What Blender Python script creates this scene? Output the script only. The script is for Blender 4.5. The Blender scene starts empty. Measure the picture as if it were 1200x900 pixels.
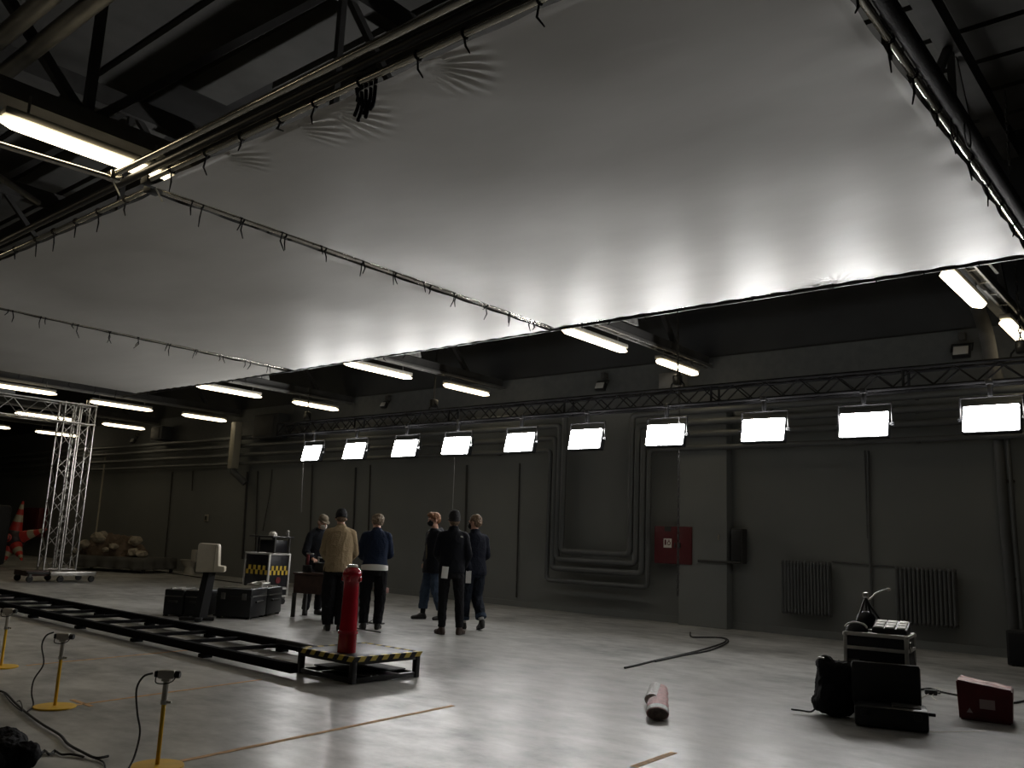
import bpy, bmesh, math, random
from mathutils import Vector, Matrix, noise, Quaternion
PI = math.pi
SC = bpy.context.scene
COL = SC.collection
random.seed(7)
V = Vector

# ------------------------------------------------------------------ camera
F, CAMH = 1018.0, 1.38
yaw, pit, roll = math.radians(40.29), math.radians(10.28), math.radians(2.467)
fw = V((-math.sin(yaw)*math.cos(pit), math.cos(yaw)*math.cos(pit), math.sin(pit)))
rt = V((math.cos(yaw), math.sin(yaw), 0))
up = rt.cross(fw)
rt, up = math.cos(roll)*rt + math.sin(roll)*up, -math.sin(roll)*rt + math.cos(roll)*up
EYE = V((0, 0, CAMH))
cd = bpy.data.cameras.new('camera')
cam = bpy.data.objects.new('camera', cd)
COL.objects.link(cam)
cam.matrix_world = Matrix(((rt.x, up.x, -fw.x, 0), (rt.y, up.y, -fw.y, 0), (rt.z, up.z, -fw.z, CAMH), (0, 0, 0, 1)))
cd.sensor_width = 36
cd.lens = 36*F/1200
cd.clip_start = .05
cd.clip_end = 300
SC.camera = cam


def ray(x, y):
    return fw + rt*((x-600)/F) - up*((y-450)/F)


def G(x, y, z=0.0):
    "floor (or height z) point under a photo pixel"
    d = ray(x, y)
    return EYE + d*((z-CAMH)/d.z)


def WY(x, y, Y):
    d = ray(x, y)
    return EYE + d*(Y/d.y)


# ------------------------------------------------------------------ materials
def mat(name, col, rough=.6, metal=0., spec=.5, emit=None, strength=0., noise_amt=0., noise_scale=8., bump=0., bump_scale=40., coat=0., rough_var=0.):
    m = bpy.data.materials.new(name)
    m.use_nodes = True
    nt = m.node_tree
    b = nt.nodes['Principled BSDF']
    b.inputs['Base Color'].default_value = (*col, 1)
    b.inputs['Roughness'].default_value = rough
    b.inputs['Metallic'].default_value = metal
    b.inputs['Specular IOR Level'].default_value = spec
    b.inputs['Coat Weight'].default_value = coat
    if emit:
        b.inputs['Emission Color'].default_value = (*emit, 1)
        b.inputs['Emission Strength'].default_value = strength
    tc = nt.nodes.new('ShaderNodeTexCoord')
    if noise_amt or rough_var:
        n = nt.nodes.new('ShaderNodeTexNoise')
        n.inputs['Scale'].default_value = noise_scale
        n.inputs['Detail'].default_value = 6
        nt.links.new(tc.outputs['Object'], n.inputs['Vector'])
        if noise_amt:
            r = nt.nodes.new('ShaderNodeMapRange')
            r.inputs['From Min'].default_value = .3
            r.inputs['From Max'].default_value = .7
            r.inputs['To Min'].default_value = 1-noise_amt
            r.inputs['To Max'].default_value = 1+noise_amt
            nt.links.new(n.outputs['Fac'], r.inputs['Value'])
            mx = nt.nodes.new('ShaderNodeVectorMath')
            mx.operation = 'SCALE'
            mx.inputs[0].default_value = col
            nt.links.new(r.outputs[0], mx.inputs['Scale'])
            nt.links.new(mx.outputs[0], b.inputs['Base Color'])
        if rough_var:
            r2 = nt.nodes.new('ShaderNodeMapRange')
            r2.inputs['From Min'].default_value = .3
            r2.inputs['From Max'].default_value = .7
            r2.inputs['To Min'].default_value = rough-rough_var
            r2.inputs['To Max'].default_value = rough+rough_var
            nt.links.new(n.outputs['Fac'], r2.inputs['Value'])
            nt.links.new(r2.outputs[0], b.inputs['Roughness'])
    if bump:
        n2 = nt.nodes.new('ShaderNodeTexNoise')
        n2.inputs['Scale'].default_value = bump_scale
        n2.inputs['Detail'].default_value = 4
        nt.links.new(tc.outputs['Object'], n2.inputs['Vector'])
        bp = nt.nodes.new('ShaderNodeBump')
        bp.inputs['Strength'].default_value = bump
        bp.inputs['Distance'].default_value = .02
        nt.links.new(n2.outputs['Fac'], bp.inputs['Height'])
        nt.links.new(bp.outputs[0], b.inputs['Normal'])
    return m


M = {}
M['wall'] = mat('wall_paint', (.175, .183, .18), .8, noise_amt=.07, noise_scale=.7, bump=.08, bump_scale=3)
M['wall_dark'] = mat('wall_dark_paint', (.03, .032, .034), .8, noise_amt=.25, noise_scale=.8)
M['wall_band_shade'] = mat('wall_band_dimmed', (.085, .09, .092), .8, noise_amt=.1)  # wall colour darkened to paint in the weaker light on this band
M['pipe'] = mat('pipe_paint', (.085, .09, .092), .5, noise_amt=.1, noise_scale=3)
M['roof_pale'] = mat('roof_slab', (.06, .059, .055), .9, noise_amt=.2, noise_scale=1.5)
M['roof_dark'] = mat('roof_dark', (.008, .008, .008), .9, noise_amt=.2)
M['steel_dark'] = mat('dark_steel', (.045, .044, .042), .8, noise_amt=.2, noise_scale=4)
M['steel_grey'] = mat('grey_steel', (.13, .128, .12), .5, .3, noise_amt=.15, noise_scale=5)
M['gusset'] = mat('gusset_grey', (.2, .2, .19), .7, noise_amt=.4, noise_scale=9)
M['alu'] = mat('aluminium', (.5, .49, .46), .34, .9, noise_amt=.1, noise_scale=12)
M['truss_black'] = mat('truss_black', (.014, .014, .015), .9, spec=.06)
M['alu_edge'] = mat('aluminium_edge', (.62, .61, .58), .45, .35, noise_amt=.1, noise_scale=12)
M['chrome'] = mat('chrome_tube', (.6, .58, .52), .18, .95)
M['black_paint'] = mat('black_paint', (.012, .012, .013), .38, noise_amt=.2, noise_scale=6)
M['black_matte'] = mat('black_matte', (.009, .009, .010), .75, bump=.2, bump_scale=60)
M['black_cloth'] = mat('black_cloth', (.010, .010, .012), .85, spec=.25, bump=.5, bump_scale=30)
M['black_plastic'] = mat('black_plastic', (.011, .012, .014), .42, bump=.15, bump_scale=90)
M['rubber'] = mat('rubber', (.012, .012, .012), .7)
M['lamp_glow'] = mat('fluorescent_diffuser', (.9, .9, .85), .5, emit=(1, .84, .56), strength=6)
M['panel_glow'] = mat('panel_diffuser', (.9, .9, .9), .5, emit=(1, .985, .965), strength=72)
M['lamp_body'] = mat('lamp_body', (.3, .29, .26), .5)
M['red_paint'] = mat('red_gloss', (.42, .008, .022), .22, coat=.5, noise_amt=.08)
M['red_box'] = mat('red_cabinet', (.095, .006, .010), .45, noise_amt=.1)
M['white_mark'] = mat('white_mark', (.75, .72, .66), .6)
M['yellow'] = mat('yellow_paint', (.84, .5, .02), .4, noise_amt=.08)
M['tape_yellow'] = mat('tape_yellow', (.62, .47, .08), .5)
M['tape_orange'] = mat('tape_orange', (.68, .40, .18), .7, noise_amt=.25, noise_scale=14)
M['tape_pale'] = mat('tape_pale', (.7, .68, .62), .7)
M['cam_grey'] = mat('camera_grey', (.5, .47, .41), .4, noise_amt=.1)
M['wood_dark'] = mat('dark_wood', (.055, .028, .022), .55, noise_amt=.3, noise_scale=10)
M['cream'] = mat('cream_shell', (.48, .44, .35), .45, noise_amt=.06)
M['white_ceramic'] = mat('white_ceramic', (.42, .4, .35), .25)
M['rubble'] = mat('rubble_stone', (.42, .37, .29), .9, noise_amt=.3, noise_scale=6, bump=.4)
M['earth'] = mat('rubble_earth', (.15, .11, .08), .95, noise_amt=.4, noise_scale=4, bump=.6, bump_scale=8)
M['skirt'] = mat('grey_skirt', (.09, .088, .08), .8, bump=.3, bump_scale=5)
M['cone_red'] = mat('cone_red', (.5, .04, .03), .5)
M['cone_white'] = mat('cone_white', (.42, .38, .26), .4)
M['sphere_dark'] = mat('core_dark', (.025, .012, .014), .5)
M['yellow_check'] = mat('check_yellow', (.72, .5, .06), .5)
M['case_black'] = mat('laminate_black', (.010, .010, .014), .35, bump=.1, bump_scale=120)
M['skin'] = mat('skin', (.48, .27, .19), .55, noise_amt=.08)
M['hair_red'] = mat('hair_auburn', (.20, .085, .035), .6, bump=.6, bump_scale=70)
M['hair_brown'] = mat('hair_brown', (.15, .095, .055), .6, bump=.6, bump_scale=70)
M['hair_grey'] = mat('hair_fair', (.2, .15, .10), .55, bump=.6, bump_scale=70)
M['beige_cloth'] = mat('beige_knit', (.33, .25, .15), .9, spec=.2, bump=.4, bump_scale=60, noise_amt=.08)
M['navy_cloth'] = mat('navy_knit', (.010, .018, .042), .9, spec=.2, bump=.4, bump_scale=60, noise_amt=.1)
M['hood_cloth'] = mat('charcoal_hoodie', (.015, .017, .022), .9, spec=.2, bump=.4, bump_scale=50)
M['jacket_black'] = mat('black_shell', (.007, .008, .012), .8, spec=.15, bump=.2, bump_scale=25)
M['jacket_navy'] = mat('navy_jacket', (.008, .010, .018), .85, spec=.15, bump=.3, bump_scale=40)
M['olive_cloth'] = mat('olive_shirt', (.09, .075, .045), .9, bump=.3)
M['denim'] = mat('denim', (.04, .06, .095), .85, spec=.2, noise_amt=.2, noise_scale=18, bump=.3, bump_scale=80)
M['denim_dark'] = mat('dark_denim', (.010, .014, .022), .85, spec=.2, noise_amt=.2, noise_scale=18)
M['trouser_black'] = mat('black_trouser', (.009, .009, .011), .85, spec=.2, bump=.3, bump_scale=40)
M['shoe_black'] = mat('black_shoe', (.012, .011, .011), .5)
M['shoe_brown'] = mat('brown_shoe', (.045, .025, .018), .6)
M['sole'] = mat('pale_sole', (.25, .22, .18), .7)
M['sock'] = mat('white_sock', (.45, .44, .42), .9)
M['paper'] = mat('paper', (.8, .8, .78), .8)
M['mask_pale'] = mat('pale_mask', (.6, .58, .54), .8)
M['cap_cloth'] = mat('khaki_cap', (.16, .13, .09), .9, bump=.4)
M['beanie'] = mat('black_knit_cap', (.011, .011, .013), .9, bump=.7, bump_scale=90)
M['eye'] = mat('eye_dark', (.02, .015, .012), .2)
M['orange'] = mat('orange_plastic', (.55, .20, .02), .5)
M['keys'] = mat('white_keys', (.85, .84, .8), .5)
M['pink_wrap'] = mat('pink_wrap', (.66, .34, .34), .35, noise_amt=.25, noise_scale=22, bump=.9, bump_scale=55)
M['clear_wrap'] = mat('clear_wrap', (.75, .74, .73), .3, noise_amt=.2, noise_scale=24, bump=.9, bump_scale=55)
M['roll_core'] = mat('roll_core', (.2, .15, .13), .7, noise_amt=.5, noise_scale=20)
M['card_red'] = mat('red_card', (.13, .010, .014), .5, noise_amt=.15)
M['card_top'] = mat('red_card_top', (.42, .17, .14), .45, noise_amt=.35, noise_scale=9, bump=.4, bump_scale=9)
M['label_dim'] = mat('label_dim', (.5, .38, .37), .6)
M['flood_glass'] = mat('flood_glass', (.5, .5, .48), .3)
M['box_pale'] = mat('pale_box', (.15, .15, .145), .6)
M['plate_pale'] = mat('pale_plate', (.33, .31, .25), .5)
M['tv'] = mat('tv_black', (.006, .006, .008), .25)
M['ply_top'] = mat('black_deck', (.014, .014, .016), .42, spec=.22, rough_var=.03, noise_scale=5)
M['pinkish'] = mat('dull_pink', (.35, .2, .17), .6)


def cloth_mat():
    m = mat('diffusion_cloth', (.60, .585, .55), .48, spec=.45)
    nt = m.node_tree
    b = nt.nodes['Principled BSDF']
    tc = nt.nodes.new('ShaderNodeTexCoord')
    mp = nt.nodes.new('ShaderNodeMapping')
    mp.inputs['Scale'].default_value = (.5, 1.1, .5)
    n = nt.nodes.new('ShaderNodeTexNoise')
    n.inputs['Scale'].default_value = 1.1
    n.inputs['Detail'].default_value = 7
    n.inputs['Roughness'].default_value = .6
    r = nt.nodes.new('ShaderNodeMapRange')
    r.inputs['To Min'].default_value = .8
    r.inputs['To Max'].default_value = 1.12
    s = nt.nodes.new('ShaderNodeVectorMath')
    s.operation = 'SCALE'
    s.inputs[0].default_value = (.60, .585, .55)
    nt.links.new(tc.outputs['Object'], mp.inputs[0])
    nt.links.new(mp.outputs[0], n.inputs['Vector'])
    nt.links.new(n.outputs['Fac'], r.inputs['Value'])
    nt.links.new(r.outputs[0], s.inputs['Scale'])
    nt.links.new(s.outputs[0], b.inputs['Base Color'])
    bp = nt.nodes.new('ShaderNodeBump')
    bp.inputs['Strength'].default_value = .12
    bp.inputs['Distance'].default_value = .05
    nt.links.new(n.outputs['Fac'], bp.inputs['Height'])
    nt.links.new(bp.outputs[0], b.inputs['Normal'])
    return m


def floor_mat():
    m = mat('polished_concrete', (.3, .3, .29), .3)
    nt = m.node_tree
    b = nt.nodes['Principled BSDF']
    tc = nt.nodes.new('ShaderNodeTexCoord')

    def ns(scale, detail, vec=(1, 1, 1), rough=.6, dist=0.):
        mp = nt.nodes.new('ShaderNodeMapping')
        mp.inputs['Scale'].default_value = vec
        n = nt.nodes.new('ShaderNodeTexNoise')
        n.inputs['Scale'].default_value = scale
        n.inputs['Detail'].default_value = detail
        n.inputs['Roughness'].default_value = rough
        n.inputs['Distortion'].default_value = dist
        nt.links.new(tc.outputs['Object'], mp.inputs[0])
        nt.links.new(mp.outputs[0], n.inputs['Vector'])
        return n
    a = ns(.55, 8, (1, 1, 1), .62)
    c = ns(2.6, 6, (1, 1.6, 1), .62)
    mix = nt.nodes.new('ShaderNodeMath')
    mix.operation = 'MULTIPLY_ADD'
    mix.inputs[1].default_value = .6
    nt.links.new(a.outputs['Fac'], mix.inputs[0])
    h = nt.nodes.new('ShaderNodeMath')
    h.operation = 'MULTIPLY'
    h.inputs[1].default_value = .4
    nt.links.new(c.outputs['Fac'], h.inputs[0])
    nt.links.new(h.outputs[0], mix.inputs[2])
    cr = nt.nodes.new('ShaderNodeValToRGB')
    cr.color_ramp.elements[0].position = .38
    cr.color_ramp.elements[0].color = (.17, .17, .164, 1)
    cr.color_ramp.elements[1].position = .62
    cr.color_ramp.elements[1].color = (.54, .535, .515, 1)
    nt.links.new(mix.outputs[0], cr.inputs[0])
    nt.links.new(cr.outputs[0], b.inputs['Base Color'])
    r = nt.nodes.new('ShaderNodeMapRange')
    r.inputs['From Min'].default_value = .35
    r.inputs['From Max'].default_value = .65
    r.inputs['To Min'].default_value = .42
    r.inputs['To Max'].default_value = .285
    nt.links.new(mix.outputs[0], r.inputs['Value'])
    nt.links.new(r.outputs[0], b.inputs['Roughness'])
    bp = nt.nodes.new('ShaderNodeBump')
    bp.inputs['Strength'].default_value = .05
    bp.inputs['Distance'].default_value = .02
    nt.links.new(c.outputs['Fac'], bp.inputs['Height'])
    nt.links.new(bp.outputs[0], b.inputs['Normal'])
    return m


M['cloth'] = cloth_mat()
M['floor'] = floor_mat()


# ------------------------------------------------------------------ mesh builder
class MB:
    def __init__(self):
        self.bm = bmesh.new()

    def _add(self, t, mi=0):
        for f in t.faces:
            f.material_index = mi
        me = bpy.data.meshes.new('tmp')
        t.to_mesh(me)
        t.free()
        self.bm.from_mesh(me)
        bpy.data.meshes.remove(me)
        return self

    def box(self, c, s, bev=0., rot=None, mi=0, seg=2):
        t = bmesh.new()
        bmesh.ops.create_cube(t, size=1)
        bmesh.ops.scale(t, vec=V(s), verts=t.verts)
        if bev:
            bmesh.ops.bevel(t, geom=t.edges[:], offset=bev, segments=seg, affect='EDGES', profile=.5)
        if rot is not None:
            bmesh.ops.transform(t, matrix=(rot if isinstance(rot, Matrix) else Matrix.Rotation(rot, 4, 'Z')), verts=t.verts)
        bmesh.ops.translate(t, vec=V(c), verts=t.verts)
        return self._add(t, mi)

    def cyl(self, p1, p2, r1, r2=None, n=12, mi=0, bev=0.):
        p1, p2 = V(p1), V(p2)
        r2 = r1 if r2 is None else r2
        d = p2-p1
        t = bmesh.new()
        bmesh.ops.create_cone(t, cap_ends=True, segments=n, radius1=r1, radius2=r2, depth=d.length)
        if bev:
            bmesh.ops.bevel(t, geom=[e for e in t.edges if all(len(f.verts) > 4 or True for f in e.link_faces) and any(len(f.verts) == n for f in e.link_faces)], offset=bev, segments=2, affect='EDGES')
        q = V((0, 0, 1)).rotation_difference(d.normalized())
        bmesh.ops.transform(t, matrix=Matrix.Translation((p1+p2)/2) @ q.to_matrix().to_4x4(), verts=t.verts)
        return self._add(t, mi)

    def ball(self, c, r, sub=3, mi=0, rot=None):
        t = bmesh.new()
        bmesh.ops.create_icosphere(t, subdivisions=sub, radius=1)
        r = (r, r, r) if not hasattr(r, '__len__') else r
        bmesh.ops.scale(t, vec=V(r), verts=t.verts)
        if rot is not None:
            bmesh.ops.transform(t, matrix=rot.to_4x4(), verts=t.verts)
        bmesh.ops.translate(t, vec=V(c), verts=t.verts)
        return self._add(t, mi)

    def rc(self, p1, r1, p2, r2):
        "rounded cone for organic unions"
        self.ball(p1, r1, 2)
        self.ball(p2, r2, 2)
        if (V(p2)-V(p1)).length > 1e-4:
            self.cyl(p1, p2, r1, r2, n=14)
        return self

    def lathe(self, prof, n=28, mi=0, c=(0, 0, 0)):
        t = bmesh.new()
        rings = []
        for r, z in prof:
            if r < 1e-5:
                rings.append([t.verts.new((0, 0, z))])
            else:
                rings.append([t.verts.new((r*math.cos(2*PI*i/n), r*math.sin(2*PI*i/n), z)) for i in range(n)])
        for a, b in zip(rings, rings[1:]):
            for i in range(n):
                j = (i+1) % n
                if len(a) == 1 and len(b) == 1:
                    continue
                if len(a) == 1:
                    t.faces.new((a[0], b[j], b[i]))
                elif len(b) == 1:
                    t.faces.new((a[i], a[j], b[0]))
                else:
                    t.faces.new((a[i], a[j], b[j], b[i]))
        bmesh.ops.recalc_face_normals(t, faces=t.faces[:])
        bmesh.ops.translate(t, vec=V(c), verts=t.verts)
        return self._add(t, mi)

    def loft(self, secs, n=20, mi=0):
        "secs: (centre, xaxis*rx vector, yaxis*ry vector)"
        t = bmesh.new()
        rings = []
        for c, ax, ay in secs:
            c, ax, ay = V(c), V(ax), V(ay)
            rings.append([t.verts.new(c + ax*math.cos(2*PI*i/n) + ay*math.sin(2*PI*i/n)) for i in range(n)])
        for a, b in zip(rings, rings[1:]):
            for i in range(n):
                j = (i+1) % n
                t.faces.new((a[i], a[j], b[j], b[i]))
        t.faces.new(rings[0][::-1])
        t.faces.new(rings[-1])
        bmesh.ops.recalc_face_normals(t, faces=t.faces[:])
        return self._add(t, mi)

    def tube(self, pts, r, n=8, mi=0, closed=False):
        pts = [V(p) for p in pts]
        t = bmesh.new()
        k = len(pts)
        rings = []
        prev = None
        for i, p in enumerate(pts):
            if closed:
                d = (pts[(i+1) % k]-pts[i-1]).normalized()
                s = 1
            else:
                a = (pts[i]-pts[i-1]).normalized() if i else None
                b = (pts[i+1]-pts[i]).normalized() if i < k-1 else None
                d = ((a or b)+(b or a)).normalized() if (a is None or b is None or (a+b).length > .01) else a
                s = 1 if a is None or b is None else min(1.6, 1/max(.3, math.sqrt(max(.05, (1+a.dot(b))/2))))
            if prev is None:
                u = d.orthogonal().normalized()
            else:
                u = (prev-d*prev.dot(d)).normalized()
            prev = u
            w = d.cross(u)
            rr = r[i] if hasattr(r, '__len__') else r
            ring = []
            for j in range(n):
                a_ = 2*PI*j/n
                ring.append(t.verts.new(p+(u*math.cos(a_)+w*math.sin(a_))*rr*s))
            rings.append(ring)
        pr = list(zip(rings, rings[1:]))
        if closed:
            pr.append((rings[-1], rings[0]))
        for a, b in pr:
            for i in range(n):
                j = (i+1) % n
                t.faces.new((a[i], a[j], b[j], b[i]))
        if not closed:
            t.faces.new(rings[0][::-1])
            t.faces.new(rings[-1])
        bmesh.ops.recalc_face_normals(t, faces=t.faces[:])
        return self._add(t, mi)

    def prism(self, poly, z0, z1, mi=0, mtx=None, bev=0.):
        t = bmesh.new()
        lo = [t.verts.new((x, y, z0)) for x, y in poly]
        hi = [t.verts.new((x, y, z1)) for x, y in poly]
        k = len(poly)
        t.faces.new(lo[::-1])
        t.faces.new(hi)
        for i in range(k):
            j = (i+1) % k
            t.faces.new((lo[i], lo[j], hi[j], hi[i]))
        bmesh.ops.recalc_face_normals(t, faces=t.faces[:])
        if bev:
            bmesh.ops.bevel(t, geom=t.edges[:], offset=bev, segments=2, affect='EDGES')
        if mtx is not None:
            bmesh.ops.transform(t, matrix=mtx, verts=t.verts)
        return self._add(t, mi)

    def xf(self, m):
        bmesh.ops.transform(self.bm, matrix=m, verts=self.bm.verts)
        return self

    def build(self, name, m, parent=None, smooth=True, origin=None):
        if origin is not None:
            bmesh.ops.translate(self.bm, vec=-V(origin), verts=self.bm.verts)
        me = bpy.data.meshes.new(name)
        self.bm.to_mesh(me)
        self.bm.free()
        return link(name, me, m, parent, smooth, origin)


def link(name, me, m, parent=None, smooth=True, origin=None):
    for x in (m if isinstance(m, (list, tuple)) else [m]):
        me.materials.append(M[x] if isinstance(x, str) else x)
    if smooth:
        me.shade_smooth()
        me.set_sharp_from_angle(angle=math.radians(35))
    o = bpy.data.objects.new(name, me)
    COL.objects.link(o)
    if origin is not None:
        o.location = origin
    if parent:
        o.parent = parent
    return o


def tag(o, label, cat, group=None):
    o['label'] = label
    o['category'] = cat
    if group:
        o['group'] = group
    return o


def thing(name, label, cat, loc=(0, 0, 0), rz=0., group=None):
    o = bpy.data.objects.new(name, None)
    COL.objects.link(o)
    o.location = loc
    o.rotation_euler = (0, 0, rz)
    o.empty_display_size = .1
    return tag(o, label, cat, group)


def struct(o):
    o['kind'] = 'structure'
    return o


def copy_tree(o, parent=None, **kw):
    c = o.copy()
    COL.objects.link(c)
    if parent:
        c.parent = parent
    for ch in list(o.children):
        copy_tree(ch, c)
    return c


def smoothpath(pts, k=6):
    pts = [V(p) for p in pts]
    out = []
    n = len(pts)
    for i in range(n-1):
        p0, p1, p2, p3 = pts[max(i-1, 0)], pts[i], pts[i+1], pts[min(i+2, n-1)]
        for j in range(k):
            t = j/k
            out.append(.5*((2*p1)+(p2-p0)*t+(2*p0-5*p1+4*p2-p3)*t*t+(3*p1-p0-3*p2+p3)*t**3))
    out.append(pts[-1])
    return out


def cable(name, label, pts, r, m='rubber', cat='cable', k=6, group=None):
    p = smoothpath(pts, k)
    return tag(MB().tube(p, r, 6).build(name, m, origin=p[0]), label, cat, group)


# ================================================================== SETTING
YW = 15.06          # back wall plane
XL, XR, YB, ZR = -47., 7., -9., 8.4
struct(MB().box(((XL+XR)/2, (YB+YW)/2, -.1), (XR-XL+2, YW-YB+2, .2)).build('floor', 'floor', smooth=False))
wb = MB()
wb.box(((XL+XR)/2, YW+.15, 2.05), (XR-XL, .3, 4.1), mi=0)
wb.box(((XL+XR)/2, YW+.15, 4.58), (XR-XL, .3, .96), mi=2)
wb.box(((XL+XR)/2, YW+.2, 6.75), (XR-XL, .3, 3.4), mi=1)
struct(wb.build('wall_back', ['wall', 'wall_dark', 'wall_band_shade'], smooth=False))
struct(MB().box((XL-.15, (YB+YW)/2, 4.2), (.3, YW-YB, 8.4)).build('wall_left', 'wall', smooth=False))
struct(MB().box((XR+.15, (YB+YW)/2, 4.2), (.3, YW-YB, 8.4)).build('wall_right', 'wall_dark', smooth=False))
struct(MB().box(((XL+XR)/2, YB-.15, 4.2), (XR-XL, .3, 8.4)).build('wall_front', 'wall_dark', smooth=False))
# pilaster
struct(MB().box((-7.78, YW-.12, 2.0), (.98, .24, 4.0), bev=.01).build('trim_1', 'wall', smooth=False))
struct(MB().box(((XL+XR)/2, YW-.02, .06), (XR-XL, .04, .12)).build('baseboard_back', 'wall', smooth=False))
# roof: dark deck with paler slab strips between purlins
struct(MB().box(((XL+XR)/2, (YB+YW)/2, ZR+.1), (XR-XL+2, YW-YB+2, .2)).build('ceiling', 'roof_dark', smooth=False))
rs = MB()
rnd = random.Random(3)
ROWS = {'C': -2.42, 'B': -7.85, 'A': -13.1, 'L': -18.45, 'M': -23.8, 'N': -28.8, 'O': -34.0}
for i in range(26):
    y = YB+.9+i*.92
    x = XL
    while x < XR:
        w = rnd.choice((1.3, 2.2, 3.4, 5.0))
        if rnd.random() < .84:
            rs.box((x+w/2, y, ZR-.06), (w, .80, .12))
        x += w
struct(rs.build('trim_2', 'roof_pale', smooth=False))
# roof trusses along Y above each lamp row
for key, X in ROWS.items():
    t = MB()
    zb, zt = 4.98, 7.9
    t.box((X, (YB+YW)/2, zb), (.26, YW-YB-.2, .16))
    t.box((X, (YB+YW)/2, zt), (.22, YW-YB-.2, .3))
    y = YB+1.2
    k = 0
    while y < YW-3:
        a, b = (zb, zt) if k % 2 == 0 else (zt, zb)
        t.box((X, y, (zb+zt)/2), (.08, .08, zt-zb))
        p, q = V((X, y, a)), V((X, y+2.72, b))
        d = q-p
        rot = V((0, 0, 1)).rotation_difference(d.normalized()).to_matrix().to_4x4()
        t.box((p+q)/2, (.085, .085, d.length), rot=rot)
        y += 2.72
        k += 1
    struct(t.build('trim_%d' % (3+list(ROWS).index(key)), 'steel_dark', smooth=False))
# secondary long beams along X up in the roof
for n, (y, z) in enumerate(((6.9, 7.6), (-2.5, 7.6))):
    struct(MB().box(((XL+XR)/2, y, z), (XR-XL, .22, .5)).build('trim_%d' % (12+n), 'roof_pale', smooth=False))
# pale gusset plates at the truss nodes
for n, k in enumerate('CBAL'):
    X = ROWS[k]
    g = MB().prism([(-.75, 0), (.35, 0), (.12, .62), (-.2, .62)], -.02, .02,
                   mtx=Matrix.Translation((X+.2, 11.9, 5.06)) @ Matrix(((0, 0, 1, 0), (1, 0, 0, 0), (0, 1, 0, 0), (0, 0, 0, 1))))
    struct(g.build('trim_%d' % (16+n), 'gusset', smooth=False))

# ================================================================== OVERHEAD FRAMES
HC = 4.43


def frame(label, cx, cy, w, d, rz, seed, wr):
    t = thing('overhead_frame', label, 'diffusion frame', (cx, cy, HC), rz, 'cloth frames hung overhead')
    rr = random.Random(seed)
    # cloth, hung just under the tubes, edge scalloped between ties
    bm = bmesh.new()
    N = 280 if wr > .9 else 110
    tie_n = 12
    x0, y0 = w/2-.032, d/2-.032
    grid = []
    for i in range(N+1):
        row = []
        for j in range(N+1):
            u, v = i/N*2-1, j/N*2-1
            ex, ey = 1-abs(u), 1-abs(v)
            sc_x = .014*abs(math.sin((v+1)/2*PI*tie_n))
            sc_y = .014*abs(math.sin((u+1)/2*PI*tie_n))
            x = u*(x0-sc_x*max(0, 1-ex*12))
            y = v*(y0-sc_y*max(0, 1-ey*12))
            z = -.035-.09*(1-u*u)*(1-v*v)
            z += .018*noise.noise(V((u*2.1+seed, v*2.1, 0)))*(1 if min(ex, ey) > .02 else .3)
            # puckers radiating from the ties along the near edge
            if wr:
                for q in (2, 4, 5, 7):
                    tx = -1+2*q/tie_n
                    dx, dy = (u-tx)*w/2, (v+1)*d/2
                    r = math.hypot(dx, dy)
                    if r < .62 and dy > .01:
                        a = math.atan2(dx, dy)
                        z += .010*math.sin(a*26+r*3)*math.sin(PI*min(1, r/.62))*max(0, 1-r/.62)*wr*max(0, math.cos(a-.5-.2*q % 1))**2
            if wr > .9:
                dx, dy = (u-.36)*w/2, (1-v)*d/2
                r = math.hypot(dx, dy)
                if r < .5:
                    z += .009*math.sin(math.atan2(dx, dy+.001)*24)*max(0, 1-r/.5)*min(1, r*9)
            # long diagonal drags near far edge
            if ey < .1 and v > 0:
                z += .006*math.sin(u*60+v*20)*(1-ey/.1)
            if ex < .08 and u > 0:
                z += .004*math.sin(v*34+u*10)*(1-ex/.08)
            row.append(bm.verts.new((x, y, z)))
        grid.append(row)
    for i in range(N):
        for j in range(N):
            bm.faces.new((grid[i][j], grid[i][j+1], grid[i+1][j+1], grid[i+1][j]))
    me = bpy.data.meshes.new('diffusion_cloth')
    bm.to_mesh(me)
    bm.free()
    link('diffusion_cloth', me, 'cloth', t)
    for (a, b) in (((-w/2, -d/2, 0), (w/2, -d/2, 0)), ((-w/2, d/2, 0), (w/2, d/2, 0)), ((-w/2, -d/2, 0), (-w/2, d/2, 0)), ((w/2, -d/2, 0), (w/2, d/2, 0))):
        MB().cyl(a, b, .026, n=12).build('frame_tube', 'chrome', t)
    for k in range(4):
        x, y = (w/2-.03)*(1 if k % 2 else -1), (d/2-.03)*(1 if k > 1 else -1)
        MB().box((x, y, 0), (.13, .13, .07), bev=.012).build('corner_joint', 'steel_dark', t)
    # black cloth ties along the four tubes
    for side in range(4):
        for q in range(1, tie_n):
            s = -1+2*q/tie_n+rr.uniform(-.02, .02)
            p = ((s*w/2, -d/2), (s*w/2, d/2), (-w/2, s*d/2), (w/2, s*d/2))[side]
            L = rr.uniform(.08, .2)*(.45 if side == 1 else 1)
            b = MB()
            along = V((1, 0, 0)) if side < 2 else V((0, 1, 0))
            ring = [V((p[0], p[1], 0))+(V((0, 1, 0)) if side < 2 else V((1, 0, 0)))*.034*math.cos(a)+V((0, 0, .034))*math.sin(a) for a in [i*PI/4 for i in range(8)]]
            b.tube(ring, .006, 5, closed=True)
            b.tube([(p[0], p[1], -.03), (p[0]+along.x*rr.uniform(-.03, .03), p[1]+along.y*rr.uniform(-.03, .03), -.03-L*.5), (p[0]+along.x*rr.uniform(-.06, .06), p[1]+along.y*rr.uniform(-.06, .06), -.03-L)], [.007, .008, .005], 5)
            b.build('tie', 'black_cloth', t)
    return t


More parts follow.
